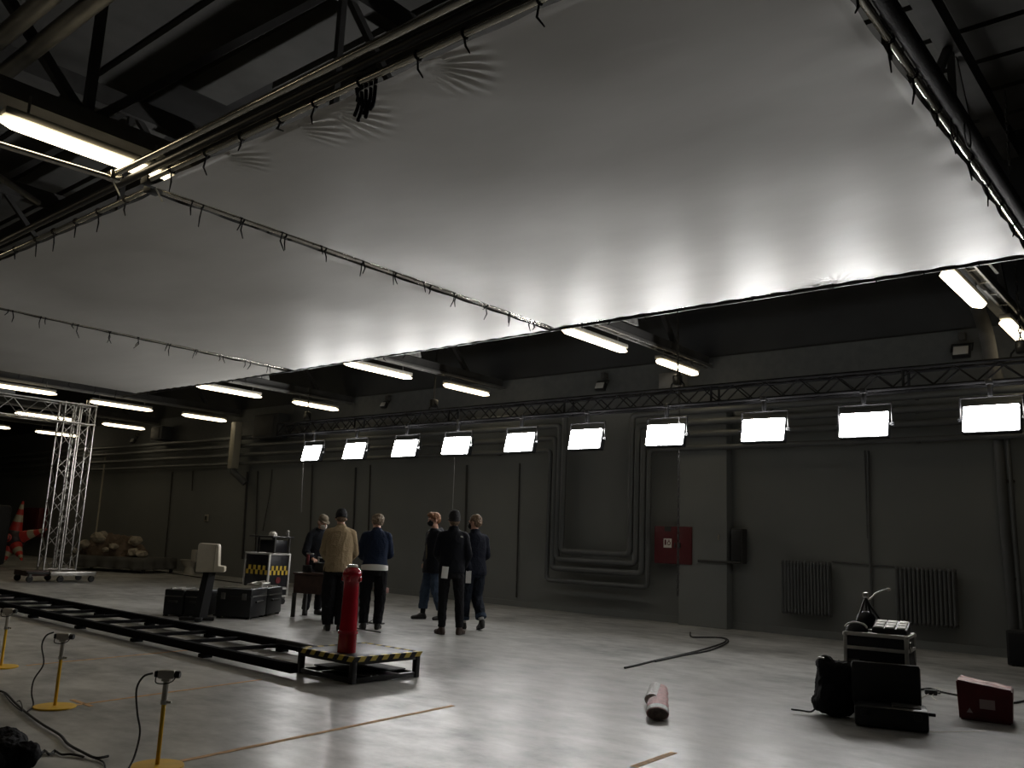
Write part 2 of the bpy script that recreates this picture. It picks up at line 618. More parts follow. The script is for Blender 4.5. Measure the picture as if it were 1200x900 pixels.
frame('large pale cloth frame overhead, nearest one, edged by the thick black tube', -4.38, 6.5, 5.95, 6.08, 0, 1, 1.)
frame('middle one of the three pale cloth frames hung overhead, under the nearest fluorescent lamp\'s end', -10.53, 6.62, 6.15, 6.1, 0, 2, .25)
frame('pale cloth frame overhead that reaches above the silver truss tower, outermost of the three', -16.6, 6.62, 5.75, 6.1, math.radians(1.5), 3, .2)


def scaff(label, a, b, r, m, n=14):
    a, b = V(a), V(b)
    c = (a+b)/2
    return tag(MB().cyl(a, b, r, n=n).build('scaffold_tube', m, origin=c), label, 'tube')


scaff('shiny steel tube running beside the near edge of the cloth frames, ending at the lamp', (-7.62, 3.26, 4.47), (-1.2, 3.24, 4.47), .03, 'chrome')
scaff('short shiny tube lying parallel to and below the nearest fluorescent lamp', (-7.78, 1.2, 4.43), (-7.56, 3.22, 4.43), .026, 'chrome')
scaff('thick black tube alongside the bright outer edge tube of the nearest cloth frame', (-1.325, 2.2, 4.465), (-1.325, 10.2, 4.465), .055, 'black_matte')
scaff('black tube lying on top of the near edge of the three cloth frames', (-20.4, 3.52, 4.5), (-1.0, 3.40, 4.52), .035, 'black_paint')
scaff('black tube lying along the far edge of the three cloth frames', (-20.4, 9.715, 4.405), (-1.0, 9.585, 4.405), .026, 'black_paint')
PA, PB = G(20, 28, 5.4), G(60, 42, 5.4)
scaff('upper one of two fat brown pipes high in the roof corner', PA+V((-3, 0, 0)), V((PA.x+3.5, PA.y, PA.z)), .075, 'steel_grey')
scaff('lower one of two fat brown pipes high in the roof corner', PB+V((-3, 0, 0)), V((PB.x+3.5, PB.y, PB.z)), .075, 'steel_grey')
scaff('pale slanting brace tube in the roof above the near cloth edge', (-9.6, 2.6, 5.0), (-13.0, 4.6, 5.9), .04, 'steel_grey')
# clamps where the tubes cross beside the lamp
for lab, p in (('bright scaffold clamp at the end of the long shiny tube', (-7.55, 3.26, 4.45)), ('bright scaffold clamp on the frame corner under the lamp\'s tip', (-7.36, 3.56, 4.45))):
    c = thing('scaffold_clamp', lab, 'clamp', p)
    MB().box((0, 0, 0), (.1, .1, .09), bev=.015).build('body', 'chrome', c)
    MB().cyl((.05, 0, -.02), (.11, .03, -.02), .012).build('bolt', 'chrome', c)
    MB().tube([(0, 0, -.05), (.05, .03, -.14), (.12, .02, -.2)], .007, 6).build('cord_tail', 'tape_pale', c)
bunch = thing('cable_bunch', 'bunch of black cloth tails knotted on the near edge tube', 'knotted cord', G(428, 100, 4.43))
for k in range(5):
    MB().tube(smoothpath([(k*.05-.1, 0, .05), (k*.05-.12, .03, .1), (k*.05-.09, 0, .0), (k*.04-.08, .02, -.1-.04*(k % 3)), (k*.04-.09, 0, -.2-.05*(k % 2))], 3), .014, 6).build('tail', 'black_cloth', bunch)
coil = thing('wire_coil', 'small loops of wire hung on the bright outer frame tube', 'wire', (-1.36, 6.3, 4.36))
for k in range(2):
    a0 = [V((.06*k, .09*math.cos(a)+.12*k, .09*math.sin(a))) for a in [i*PI/8 for i in range(16)]]
    MB().tube(a0, .006, 5, closed=True).build('loop', 'rubber', coil)

# ================================================================== FLUORESCENT LAMPS
ZL = 4.66
_lp = None


def lamp(label, X, y0, y1):
    t = thing('fluorescent_lamp', label, 'fluorescent lamp', (X, (y0+y1)/2, ZL), 0, 'fluorescent lamps in rows')
    L = y1-y0
    b = MB()
    prof = [(-.085, 0), (-.07, -.045), (-.03, -.06), (.03, -.06), (.07, -.045), (.085, 0)]
    n = 12
    secs = []
    for i in range(n+1):
        s = -1+2*i/n
        e = min(1., math.sqrt(max(0., 1-abs(s)**18))) if abs(s) < 1 else .35
        e = max(e, .35)
        secs.append((V((0, s*L/2, -.028)), V((.098*e, 0, 0)), V((0, 0, .045*e))))
    b.loft(secs, 10)
    b.build('diffuser', 'lamp_glow', t)
    MB().box((0, 0, .045), (.15, L*.97, .07), bev=.015).build('housing', 'lamp_body', t)
    for s in (-1, 1):
        MB().cyl((0, s*L*.36, .07), (0, s*L*.36, .26), .012, n=8).build('hanger', 'steel_grey', t)
    return t


lamp('nearest and longest glowing fluorescent lamp, beside the clamps of the near frame edge', -7.62, 2.3, 3.86)
for r, l1, l2 in (('C', 'upper of two glowing lamps near the picture\'s right edge, by the cloth frame corner', 'glowing lamp crossed by the chain hoist at the picture\'s right edge'),
                  ('B', 'glowing lamp starting at the joint of two cloth frames, above the sixth panel light', 'glowing lamp crossed by the black chain above the seventh panel light'),
                  ('A', 'glowing lamp under the far edge of the middle cloth frame, above the second panel light', 'glowing lamp above the fourth panel light, just over the dark truss'),
                  ('L', 'glowing lamp under the far edge of the outermost cloth frame', 'glowing lamp over the end of the dark truss and the first panel light'),
                  ('M', 'glowing lamp just beside the top corner of the silver truss tower', 'glowing lamp just above the vertical square duct'),
                  ('N', 'glowing lamp seen through the lattice of the silver truss beam', 'glowing lamp below the one beside the silver truss tower\'s top')):
    lamp(l1, ROWS[r], 10.42, 12.2)
    lamp(l2, ROWS[r]+.1, 13.08, 14.52)
lamp('glowing lamp above the silver truss beam at the picture\'s left edge', -23.4, 7.5, 9.38)
for r_, y_, l_ in (('B', -.42, 'glowing lamp in the near row, next one behind the longest lamp and over the photographer'), ('A', -.42, 'glowing lamp of the second row, level with the photographer'),
                   ('A', 2.3, 'glowing lamp of the second row, beside the longest near lamp'), ('L', 2.3, 'glowing lamp of the third row, beside the cloth frames\' near edge')):
    lamp(l_, ROWS[r_], y_, y_+1.56)
lamp('glowing lamp behind the uprights of the silver truss tower', ROWS['O'], 13.08, 14.6)
lamp('small far glowing lamp end at the picture\'s left edge below the silver beam', -34.0, 10.4, 12.2)
for r, l in (('C', 'grey cable tray carrying the two lamps nearest the picture\'s right edge'), ('B', 'grey cable tray carrying the lamps that start at the joint of two frames'),
             ('A', 'grey cable tray carrying the lamps above the second and fourth panel lights'), ('L', 'grey cable tray carrying the lamps at the far edge of the outermost cloth frame'),
             ('M', 'grey cable tray carrying the lamps near the silver truss tower'), ('N', 'grey cable tray carrying the lamps behind the silver truss tower')):
    t = thing('cable_tray', l, 'cable tray', (ROWS[r]+.12, 11.5, 4.86), 0, 'cable trays over the lamps')
    for s in (-1, 1):
        MB().box((s*.06, 0, 0), (.03, 7.0, .06), bev=.004).build('rail', 'steel_grey', t)
    b = MB()
    for k in range(12):
        b.box((0, -3.3+k*.6, -.02), (.12, .04, .015))
    b.build('rung', 'steel_grey', t)

# ================================================================== LIGHTING TRUSS + PANELS
YT, ZT0, ZT1 = 13.0, 3.77, 4.05
t = thing('lighting_truss', 'long dark box truss carrying the row of bright panel lights', 'truss', (-10.0, YT, ZT0))
XA, XB = -18.6, -1.0
for dy in (-.14, .14):
    for dz in (0, ZT1-ZT0):
        MB().cyl((XA+10, dy, dz), (XB+10, dy, dz), .025, n=10).build('chord', 'truss_black', t)
for dy in (-.14, .14):
    z = []
    x = XA
    k = 0
    while x <= XB:
        z.append((x+10, dy, .02 if k % 2 == 0 else ZT1-ZT0-.02))
        x += .275
        k += 1
    MB().tube(z, .011, 6).build('lattice', 'truss_black', t)
for dz in (0, ZT1-ZT0):
    z = []
    x = XA
    k = 0
    while x <= XB:
        z.append((x+10, -.13 if k % 2 else .13, dz))
        x += .4
        k += 1
    MB().tube(z, .010, 6).build('lattice', 'truss_black', t)
for x in (-18.6, -15.6, -12.6, -9.6, -6.6, -3.6, -1.02):
    b = MB()
    for dy in (-.14, .14):
        b.cyl((x+10, dy, 0), (x+10, dy, ZT1-ZT0), .02, n=8)
    for dz in (0, ZT1-ZT0):
        b.cyl((x+10, -.14, dz), (x+10, .14, dz), .02, n=8)
    b.build('end_frame', 'truss_black', t)


def panel(label, x, turn):
    t = thing('panel_light', label, 'panel light', (x*.989, YT-.19, 3.265), 0, 'panel lights on the dark truss')
    tilt = Matrix.Rotation(math.radians(turn), 4, 'Z') @ Matrix.Rotation(math.radians(-14), 4, 'X')
    w, h = .70, .39
    MB().box((0, .07, 0), (w, .12, h), bev=.02).xf(tilt).build('housing', 'black_plastic', t)
    MB().box((0, -.004, 0), (w-.03, .03, h-.03), bev=.010, seg=1).xf(tilt).build('diffuser', 'panel_glow', t)
    y = MB()
    y.tube([(-w/2-.03, .07, 0), (-w/2-.03, .07, .30), (w/2+.03, .07, .30), (w/2+.03, .07, 0)], .014, 8)
    y.build('yoke', 'black_paint', t)
    c = MB()
    c.box((0, .05, .40), (.06, .06, .2), bev=.01)
    c.box((0, .05, .50), (.1, .10, .08), bev=.015)
    c.build('clamp', 'black_paint', t)
    for s in (-1, 1):
        MB().cyl((s*(w/2+.0), .07, 0), (s*(w/2+.06), .07, 0), .03, n=12).build('knob', 'black_plastic', t)
    return t


xs = (-17.25, -15.66, -13.97, -12.43, -10.73, -9.17, -7.51, -5.75, -4.2, -2.53)
pl = ['first bright panel light at the far end of the dark truss', 'second bright panel light from the far end of the dark truss', 'third bright panel light from the far end of the dark truss',
      'fourth bright panel light from the far end, above the standing red-haired person', 'fifth bright panel light, just before the pipe loop on the wall', 'sixth bright panel light, inside the pipe loop on the wall',
      'seventh bright panel light, beside the black chain over the red cabinet', 'eighth bright panel light, just past the wall pilaster', 'ninth bright panel light, second from the near end of the dark truss', 'tenth and largest-looking bright panel light at the near end of the truss']
for i, (l, x) in enumerate(zip(pl, xs)):
    panel(l, x, (-3, 0, 2, 4, 0, 1, 5, 3, 2, 0)[i])


def chain_mb(p, z0, z1, r=.018, step=.065):
    b = MB()
    z = z0
    k = 0
    while z > z1:
        ax = V((1, 0, 0)) if k % 2 else V((0, 1, 0))
        ring = [V((p[0], p[1], z))+ax*.018*math.cos(a)+V((0, 0, .045))*math.sin(a) for a in [i*PI/3 for i in range(6)]]
        b.tube(ring, .009, 4, closed=True)
        z -= step
        k += 1
    return b


def hoist(label, x, ztop, fall):
    t = thing('chain_hoist', label, 'chain hoist', (x, YT, 4.1))
    chain_mb((0, 0), ztop-4.1, .22).build('chain', 'steel_dark', t)
    MB().box((0, 0, .13), (.13, .16, .18), bev=.03).build('motor_body', 'black_paint', t)
    for s in (-1, 1):
        MB().tube([(0, 0, .18), (s*.12, 0, .05), (s*.14, .0, -.05)], .013, 6).build('sling', 'black_cloth', t)
    if fall < 4:
        chain_mb((.09, -.1), .2, fall-4.1).build('chain_fall', 'steel_dark', t)
    return t


hoist('black chain hoist over the seventh panel light, its chain falling past the red cabinet', -7.30, 7.9, .66)
hoist('black chain hoist beside the tenth panel light, chain hanging at the picture\'s right edge', -2.13, 7.9, 1.9)
hoist('black chain hoist on the truss above the third panel light', -13.2, 7.9, 5)
hoist('chain hoist over the first panel light at the far end of the truss', -17.6, 4.9, 5)
cable('hanging_strand', 'pale cable hanging down from the truss beside the first panel light', [WY(357, 500, 12.9), WY(356, 535, 12.9), WY(354, 570, 12.9), WY(353, 600, 12.9)], .014, 'steel_grey')
cable('hanging_strand', 'short thin strand imitating a glint below the fourth panel light', [WY(533, 520, 13.0), WY(532, 560, 13.0), WY(530, 600, 13.0)], .008, 'steel_grey')  # added strand, shaped to imitate a streak of glint under the light

# ================================================================== BACK WALL FITTINGS
YP = YW-.30


def wp(x, y):
    p = WY(x, y, YP)
    return (p.x, p.z)


# four heating pipes with an expansion loop
zs = (4.12, 3.87, 3.60, 3.34)
Lx = (-11.18, -11.42, -11.66, -11.90)
Rx = (-9.55, -9.30, -9.06, -8.82)
Lx = tuple(WY(x, 600, YP).x for x in (659, 654, 649, 643))
Rx = tuple(WY(x, 600, YP).x for x in (739, 746, 753, 760))
Bz = tuple(WY(700, y, YP).z for y in (648, 658, 669, 684))
nm = ['topmost of the four grey wall pipes, inmost in the loop', 'second grey wall pipe from the top, looping round the panel', 'third grey wall pipe from the top, looping round the panel', 'lowest grey wall pipe, outermost in the loop']
rad = (.062, .062, .062, .05)
zr = (3.98, 3.76, 3.53, 3.27)
for i in range(4):
    def bend(p, q, r, s=5, R=.12):
        p, q, r = V(p), V(q), V(r)
        a, b = q+(p-q).normalized()*R, q+(r-q).normalized()*R
        return [a*(1-t_)**2+q*2*t_*(1-t_)+b*t_*t_ for t_ in [j/s for j in range(s+1)]]
    path = [(-46.5, YP, zs[i]), (Lx[i], YP, zs[i]), (Lx[i], YP, Bz[i]), (Rx[i], YP, Bz[i]), (Rx[i], YP, zr[i]), (XR-.3, YP, zr[i])]
    pts = [V(path[0])]
    for j in range(1, 5):
        pts += bend(path[j-1], path[j], path[j+1])
    pts.append(V(path[-1]))
    o = thing('heating_pipe', nm[i], 'wall pipe', (-10.3, YP, Bz[i]), 0, 'grey heating pipes along the back wall')
    MB().tube(pts, rad[i], 14).xf(Matrix.Translation((10.3, -YP, -Bz[i]))).build('pipe', 'pipe', o)
    for bx in (-40, -34, -28, -24, -20, -16, -13, -6.5, -4, -1.5):
        zz = zs[i] if bx < -11 else zr[i]
        MB().box((bx+10.3, .14, zz-Bz[i]), (.05, .28, .06)).build('bracket', 'steel_dark', o)


def conduit(label, pts, r=.018, m='steel_dark', Y=None):
    Y = Y or YW-.03
    p = [WY(x, y, Y) for x, y in pts]
    return tag(MB().tube(p, r, 8).build('wall_conduit', m, origin=p[0]), label, 'wall conduit', 'thin conduits down the back wall')


conduit('thin dark wall conduit below the pipes, above the pile of rubble', [(202, 553), (197, 615), (193, 655)])
conduit('thin dark wall conduit just beside the pale square wall plate', [(226, 552), (225, 575)])
conduit('dark wall conduit running down from the elbow of the square duct', [(290, 553), (287, 600), (284, 655)], .03)
conduit('thin wall conduit behind the checkered flight case', [(302, 552), (299, 650)])
conduit('slanting loose wall cable above the checkered flight case', [(319, 550), (316, 580), (308, 622)], .012)
conduit('dark wall conduit behind the person in the peaked cap', [(366, 545), (363, 640)], .022)
conduit('dark wall conduit behind the person in the beige sweater', [(417, 548), (413, 640)], .022)
conduit('thin wall conduit between beige and navy sweaters', [(434, 545), (431, 640)])
conduit('dark wall conduit behind the person in the black beanie', [(547, 545), (545, 640)], .024)
conduit('thin wall conduit just before the pipe loop', [(609, 543), (605, 700)], .016)
conduit('vertical wall conduit between the two radiators', [(1017, 528), (1019, 640), (1023, 725)], .022, 'pipe')
conduit('thin second conduit between the two radiators, stopping halfway', [(1013, 528), (1017, 631)], .014, 'pipe')
conduit('thin horizontal pipe joining the two radiators at the top', [(975, 658), (1048, 664)], .014, 'pipe')
conduit('thin horizontal conduit from the red cabinet to the dark switch box', [(818, 657), (868, 660)], .02, 'steel_dark', YW-.27)

# square duct with elbow
d = thing('square_duct', 'pale vertical duct ending in an elbow at the wall pipes', 'duct', WY(273, 546, YP-.2))
o_ = V(d.location)
top = WY(277, 490, YP-.2)
MB().box((0, 0, .62), (.24, .24, 1.4), bev=.02).build('shaft', 'plate_pale', d)
MB().tube([(0, 0, -.02), (.05, 0, -.18), (.3, .1, -.36), (.42, .2, -.5)], .1, 10).build('elbow', 'pipe', d)
# dark cabinets on the upper wall
for lab, x, y, w, h in (('dark cabinet high on the wall behind the square duct', 318, 500, 1.2, .72), ('dark box high on the wall beside the tower lamps', 190, 508, .7, .45)):
    p = WY(x, y, YW-.25)
    t = thing('wall_cabinet', lab, 'cabinet', p)
    MB().box((0, 0, 0), (w, .4, h), bev=.02).build('body', 'wall_dark', t)
    MB().box((-.08, -.21, 0), (w*.75, .03, h*.8), bev=.01).build('door', 'steel_dark', t)
p = WY(789, 447, YW-.13)
t = thing('control_box', 'pale grey box high on the wall above the seventh panel light', 'box', p)
MB().box((0, 0, 0), (.52, .26, .32), bev=.015).build('body', 'box_pale', t)
MB().box((0, -.14, 0), (.46, .02, .26), bev=.008).build('lid', 'box_pale', t)


def flood(label, x, y, s=1.):
    p = WY(x, y, YW-.22)
    t = thing('flood_light', label, 'flood light', p, 0, 'unlit flood lights on the upper wall')
    rot = Matrix.Rotation(math.radians(-25), 4, 'X')
    MB().box((0, .04, 0), (.24*s, .1, .18*s), bev=.015).xf(rot).build('housing', 'black_paint', t)
    MB().box((0, -.012, 0), (.2*s, .02, .14*s), bev=.006).xf(rot).build('glass', 'flood_glass', t)
    MB().tube([(-.14*s, .04, 0), (-.14*s, .12, .12*s), (.14*s, .12, .12*s), (.14*s, .04, 0)], .012, 6).build('bracket', 'black_paint', t)
    MB().box((0, .16, .24*s), (.1, .14, .12), bev=.01).build('junction_box', 'steel_dark', t)


flood('unlit flood light on the upper wall above the tenth panel light', 1126, 411, 1.1)
flood('unlit flood light on the upper wall above the sixth panel light', 703, 452)
flood('small unlit flood light on the upper wall over the second panel light', 449, 474, .8)
flood('small pale flood light on the wall above the rubble pile', 155, 516, .9)

# fire hose cabinet
p = WY(774, 660, YW-.02)
t = thing('fire_cabinet', 'red fire hose cabinet on the wall beside the pipe loop', 'fire cabinet', (p.x, YW-.13, p.z))
q = WY(818, 618, YW-.02)
w, h = q.x-p.x, q.z-p.z
MB().box((w/2, 0, h/2), (w, .24, h), bev=.01).build('body', 'red_box', t)
for (a, b) in ((0, .63), (.64, 1)):
    dd = MB().box(((a+b)/2*w, -.13, h/2), ((b-a)*w-.015, .02, h-.02), bev=.006).build('door', 'red_box', t)
    MB().box((a*w+.05 if a else b*w-.05, -.15, h/2), (.02, .03, .09), bev=.005).build('handle', 'steel_dark', dd)
sg = MB().box((w*.37, -.143, h*.55), (.17, .004, .17)).build('hose_sign', 'white_mark', t)
b = MB()
b.box((w*.37-.045, -.147, h*.57), (.035, .003, .10))
b.tube([V((w*.37+.03+.032*math.cos(a), -.147, h*.55+.032*math.sin(a))) for a in [i*PI/6 for i in range(12)]], .008, 5, closed=True)
b.box((w*.37+.03, -.147, h*.55+.055), (.05, .003, .014))
b.build('hose_symbol', 'red_box', sg)
MB().box((w*.37, -.142, h*.93), (.14, .006, .09)).build('notice', 'steel_dark', t)
# dark switch box by the pilaster
p = WY(866, 640, YW-.1)
t = thing('switch_box', 'narrow dark switch box on the wall just past the pilaster', 'switch box', p)
MB().box((0, 0, 0), (.22, .2, .62), bev=.012).build('body', 'steel_dark', t)
MB().box((0, -.108, 0), (.18, .016, .56), bev=.006).build('door', 'black_paint', t)
p = WY(842, 630, YW-.25)
tag(MB().box((0, 0, 0), (.03, .012, .1), bev=.004).build('wall_tag', 'plate_pale', origin=None), 'tiny pale tag on the face of the pilaster', 'tag').location = p
p = WY(242, 607, YW-.03)
t = thing('wall_plate', 'pale square plate on the wall above the cream seat', 'wall plate', p)
MB().box((0, 0, 0), (.2, .04, .22), bev=.01).build('plate', 'plate_pale', t)
MB().box((0, -.025, 0), (.1, .02, .12), bev=.005).build('socket', 'roof_pale', t)


def radiator(label, x0, y0, x1, y1, n):
    a, b_ = WY(x0, y0, YW-.16), WY(x1, y1, YW-.16)
    w, h = b_.x-a.x, a.z-b_.z
    t = thing('radiator', label, 'radiator', (a.x, YW-.16, b_.z), 0, 'cast radiators on the back wall')
    for i in range(n):
        x = w*(i+.5)/n
        f = MB()
        for dy in (-.05, .05):
            f.tube([(x, 0, .03), (x, dy, .07), (x, dy, h-.07), (x, 0, h-.03)], .021, 8)
        f.cyl((x-w/n/2, 0, .05), (x+w/n/2, 0, .05), .03, n=10)
        f.cyl((x-w/n/2, 0, h-.05), (x+w/n/2, 0, h-.05), .03, n=10)
        f.build('fin', 'pipe', t)
    for x in (.15, .85):
        MB().cyl((x*w, 0, .12), (x*w, .165, .12), .012, n=8).build('bracket', 'steel_dark', t)


radiator('dark ribbed wall radiator behind the gooseneck lamp, nearer the pilaster', 916, 655, 975, 725, 15)
radiator('dark ribbed wall radiator above the red box, larger of the two', 1049, 662, 1124, 739, 14)
# pipes and speaker at the right edge
t = thing('riser_pipe', 'fat grey riser pipe beside the chain at the picture\'s right edge', 'pipe', WY(1189, 740, YW-.2))
MB().cyl((0, 0, -.4), (-.08, 0, 3.4), .075, n=16).build('pipe', 'pipe', t)
for z in (.75, 2.2):
    MB().box((0, .06, z), (.2, .16, .04), bev=.01).build('bracket', 'steel_dark', t)
MB().cyl((.12, -.05, -.4), (.06, -.05, 3.4), .03, n=12).build('side_pipe', 'pipe', t)
p0, p1 = WY(1140, 348, 14.2), WY(1163, 428, 14.2)
t = tag(MB().tube(smoothpath([p0+V((-.2, 0, .5)), p0, (p0+p1)/2+V((.04, 0, 0)), p1, p1+V((.05, 0, -.3))], 5), .1, 12).build('air_duct', 'steel_dark', origin=p1), 'grey slanting duct behind the two lamps near the picture\'s right edge', 'duct')
sp = G(1198, 781)
t = thing('loudspeaker', 'black box on the floor by the wall at the picture\'s right edge', 'black box', sp, 0)
MB().box((.1, .1, .24), (.52, .4, .46), bev=.015).build('cabinet', 'black_matte', t)
MB().box((.1, -.105, .24), (.46, .015, .4), bev=.005).build('grille', 'black_cloth', t)
for k in range(4):
    MB().cyl((.1+(-.2 if k % 2 else .2), .1+(-.14 if k > 1 else .14), 0), (.1+(-.2 if k % 2 else .2), .1+(-.14 if k > 1 else .14), .02), .02).build('foot', 'rubber', t)

# ================================================================== SILVER TRUSS TOWER


def boxtruss(mbs, c0, axis, L, a, step, rc=.021, rl=.010):
    "four chords and zigzags; returns list of (name, MB)"
    axis = V(axis).normalized()
    u = axis.orthogonal().normalized()
    if abs(axis.z) > .9:
        u = V((1, 0, 0))
    elif abs(axis.y) > .9:
        u = V((1, 0, 0))
    w = axis.cross(u)
    c0 = V(c0)
    cs = [c0+u*(sx*a/2)+w*(sy*a/2) for sx, sy in ((-1, -1), (1, -1), (1, 1), (-1, 1))]
    for c in cs:
        mbs.append(('chord', MB().cyl(c, c+axis*L, rc, n=10)))
    for k in range(4):
        p, q = cs[k], cs[(k+1) % 4]
        z = []
        s = 0.
        j = 0
        while s <= L+.001:
            z.append((p if j % 2 == 0 else q)+axis*s)
            s += step
            j += 1
        mbs.append(('lattice', MB().tube(z, rl, 6)))
    for s in (0.03, L-.03):
        b = MB()
        for k in range(4):
            b.cyl(cs[k]+axis*s, cs[(k+1) % 4]+axis*s, rl, n=8)
        mbs.append(('end_frame', b))


TX, TY = -21.75, 9.33
t = thing('truss_tower', 'silver lattice truss tower standing on a wheeled dolly', 'truss tower', (TX, TY, 0))
parts = []
boxtruss(parts, (0, -.26, .26), (0, 0, 1), 4.0, .34, .40)
boxtruss(parts, (0, .13, .26), (0, 0, 1), 4.0, .34, .40)
boxtruss(parts, (0, .30, 3.99), (0, -1, 0), 6.4, .46, .44)
for n_, b in parts:
    b.build(n_, 'alu', t)
MB().box((0, -.1, .21), (.8, 1.5, .05), bev=.01).build('base_plate', 'steel_dark', t)
MB().box((.42, .15, .20), (.06, 1.05, .10), bev=.01).build('bumper_bar', 'alu', t)
MB().box((0, -.62, .2), (.7, .5, .12), bev=.01).build('tray', 'wood_dark', t)
for sx in (-.34, .34):
    for sy in (-.78, -.1, .62):
        c = MB().box((sx, sy, .15), (.06, .06, .08), bev=.01).build('caster', 'steel_grey', t)
        MB().cyl((sx-.025, sy, .075), (sx+.025, sy, .075), .075, n=18, bev=.01).build('wheel', 'rubber', c)
for y_ in (-2.0, -3.6, -5.0):
    MB().box((.0, y_, .0), (.2, .9, .1), bev=.02).xf(Matrix.Translation((0, 0, 4.3))).build('ballast_case', 'box_pale', t)
MB().cyl((.1, .12, 4.26), (.1, .12, 4.36), .04).build('eye_bolt', 'chrome', t)

# leaning pole
a = G(107, 669)
a = V((a.x, a.y, 0))*(14.0/a.y)
tag(MB().cyl(a, WY(124, 531, 14.85), .032, n=8).build('leaning_pole', 'plate_pale', origin=a), 'long pole leaning on the wall behind the silver truss tower', 'pole')

# ================================================================== CONE SCULPTURE, RED CABINET, FAR LEFT
cp = G(21, 664)
cp = V((-28.2, 10.9, 0))
# follow the pixel on the floor at the standing cones
cp = G(21, 664.5)
t = thing('cone_star', 'star of striped orange traffic cones stuck into a dark ball', 'cone sculpture', cp)
ctr = V((0, 0, .80))
cp += V((-.763, -.647, 0))*.26
t.location = cp
MB().ball(ctr, .34, 4).build('core', 'sphere_dark', t)
rv, uv, fv = V((.763, .647, 0)), V((0, 0, 1)), V((.647, -.763, 0))
dirs = [rv*.12+uv*1.0, rv*.95+uv*.35, rv*.62-uv*.62+fv*.45, -rv*.06-uv*.86+fv*.42, -rv*.85-uv*.45+fv*.2, -rv*.4+uv*.3-fv*.9, fv*.9+uv*.15]
Ls = [.92, .78, .66, .56, .66, .6, .16]
for dv, L in zip(dirs, Ls):
    dv = dv.normalized()
    base = ctr+dv*.25
    c = MB()
    r0 = .19
    segs = [(0, .32, 0), (.32, .55, 1), (.55, .74, 0), (.74, .9, 1), (.9, 1.0, 0)]
    for a0, a1, mi in segs:
        c.cyl(base+dv*L*a0, base+dv*L*a1, r0*(1-.85*a0), r0*(1-.85*a1), n=20, mi=mi)
    c.build('traffic_cone', ['card_red', 'cone_red'] if L < .2 else ['cone_red', 'cone_white'], t)
p = V((XL+.2, 13.0, 0))
p = WY(36, 612, YW-.2)
t = thing('red_cabinet', 'dull red cabinet on the far wall behind the cone star', 'cabinet', p)
MB().box((0, 0, .0), (2.2, .35, 1.15), bev=.02).build('body', 'red_box', t)
MB().box((.5, -.185, 0), (1.0, .02, 1.0), bev=.01).build('door', 'red_box', t)
MB().box((-.55, -.185, .25), (.3, .01, .25)).build('notice', 'label_dim', t)
p = G(2, 668)+V((-.763, -.647, 0))*.75
t = thing('black_machine', 'black round-fronted machine at the picture\'s left edge beside the cone star', 'machine', p+V((-.4, .3, 0)))
MB().box((0, 0, .95), (.9, .9, 1.7), bev=.1).build('body', 'black_matte', t)
MB().lathe([(0, 0), (.36, 0), (.4, .05), (.4, .1), (.3, .12), (.28, .06), (0, .06)], 24).xf(Matrix.Translation((.1, -.5, 1.35)) @ Matrix.Rotation(PI/2, 4, 'X')).build('round_front', 'black_paint', t)
for k in range(4):
    MB().cyl((.3*(1 if k % 2 else -1), .3*(1 if k > 1 else -1), 0), (.3*(1 if k % 2 else -1), .3*(1 if k > 1 else -1), .12), .06).build('foot', 'rubber', t)

# ================================================================== RUBBLE ON A LOW PLATFORM
a = G(104, 670)
b_ = G(177, 667)
rp = V((-26.6, 13.1, 0))
t = thing('low_platform', 'low platform with a grey cloth skirt, carrying the rubble', 'platform', rp, math.radians(28))
bm = MB()
W_, D_, H_ = 3.0, 1.6, .42
bm.box((0, 0, H_), (W_, D_, .05), bev=.02)
bm.build('deck', 'skirt', t)
bm = bmesh.new()
per = []
N = 160
for i in range(N):
    s = i/N*2*(W_+D_)
    if s < W_:
        p_ = (-W_/2+s, -D_/2, 0, -1)
    elif s < W_+D_:
        p_ = (W_/2, -D_/2+s-W_, 1, 0)
    elif s < 2*W_+D_:
        p_ = (W_/2-(s-W_-D_), D_/2, 0, 1)
    else:
        p_ = (-W_/2, D_/2-(s-2*W_-D_), -1, 0)
    per.append(p_)
vr = []
for k, z in enumerate((H_+.02, .3, .16, .05)):
    off = .02+.02*k
    vr.append([bm.verts.new((x+nx*(off+.02*k*math.sin(i*.7)), y+ny*(off+.02*k*math.sin(i*.7)), z+(.05*noise.noise(V((i*.09, 1, 0))) if k == 3 else 0)+(.06 if k == 3 else 0))) for i, (x, y, nx, ny) in enumerate(per)])
for ra, rb in zip(vr, vr[1:]):
    for i in range(N):
        j = (i+1) % N
        bm.faces.new((ra[i], rb[i], rb[j], ra[j]))
me = bpy.data.meshes.new('skirt_cloth')
bm.to_mesh(me)
bm.free()
sk = link('skirt_cloth', me, 'skirt', t)
so = sk.modifiers.new('thick', 'SOLIDIFY')
so.thickness = .012
for k in range(4):
    MB().box(((W_/2-.1)*(1 if k % 2 else -1), (D_/2-.1)*(1 if k > 1 else -1), H_/2-.015), (.08, .08, H_-.03)).build('leg', 'steel_dark', t)
mound = MB()
tm = bmesh.new()
bmesh.ops.create_icosphere(tm, subdivisions=5, radius=1)
for v in tm.verts:
    n_ = noise.fractal(v.co*2.3, 1, 2, 4)
    v.co = V((v.co.x*1.05*(1+.15*n_), v.co.y*.62*(1+.15*n_), max(0, v.co.z)*(.60+.2*n_)))
mound._add(tm)
mo = mound.build('earth_mound', 'earth')
mo.location = rp+V((-.25, -.1, H_+.025))
mo.rotation_euler = (0, 0, math.radians(28))
tag(mo, 'brown mound of earth heaped on the skirted platform', 'earth mound')
rr = random.Random(11)
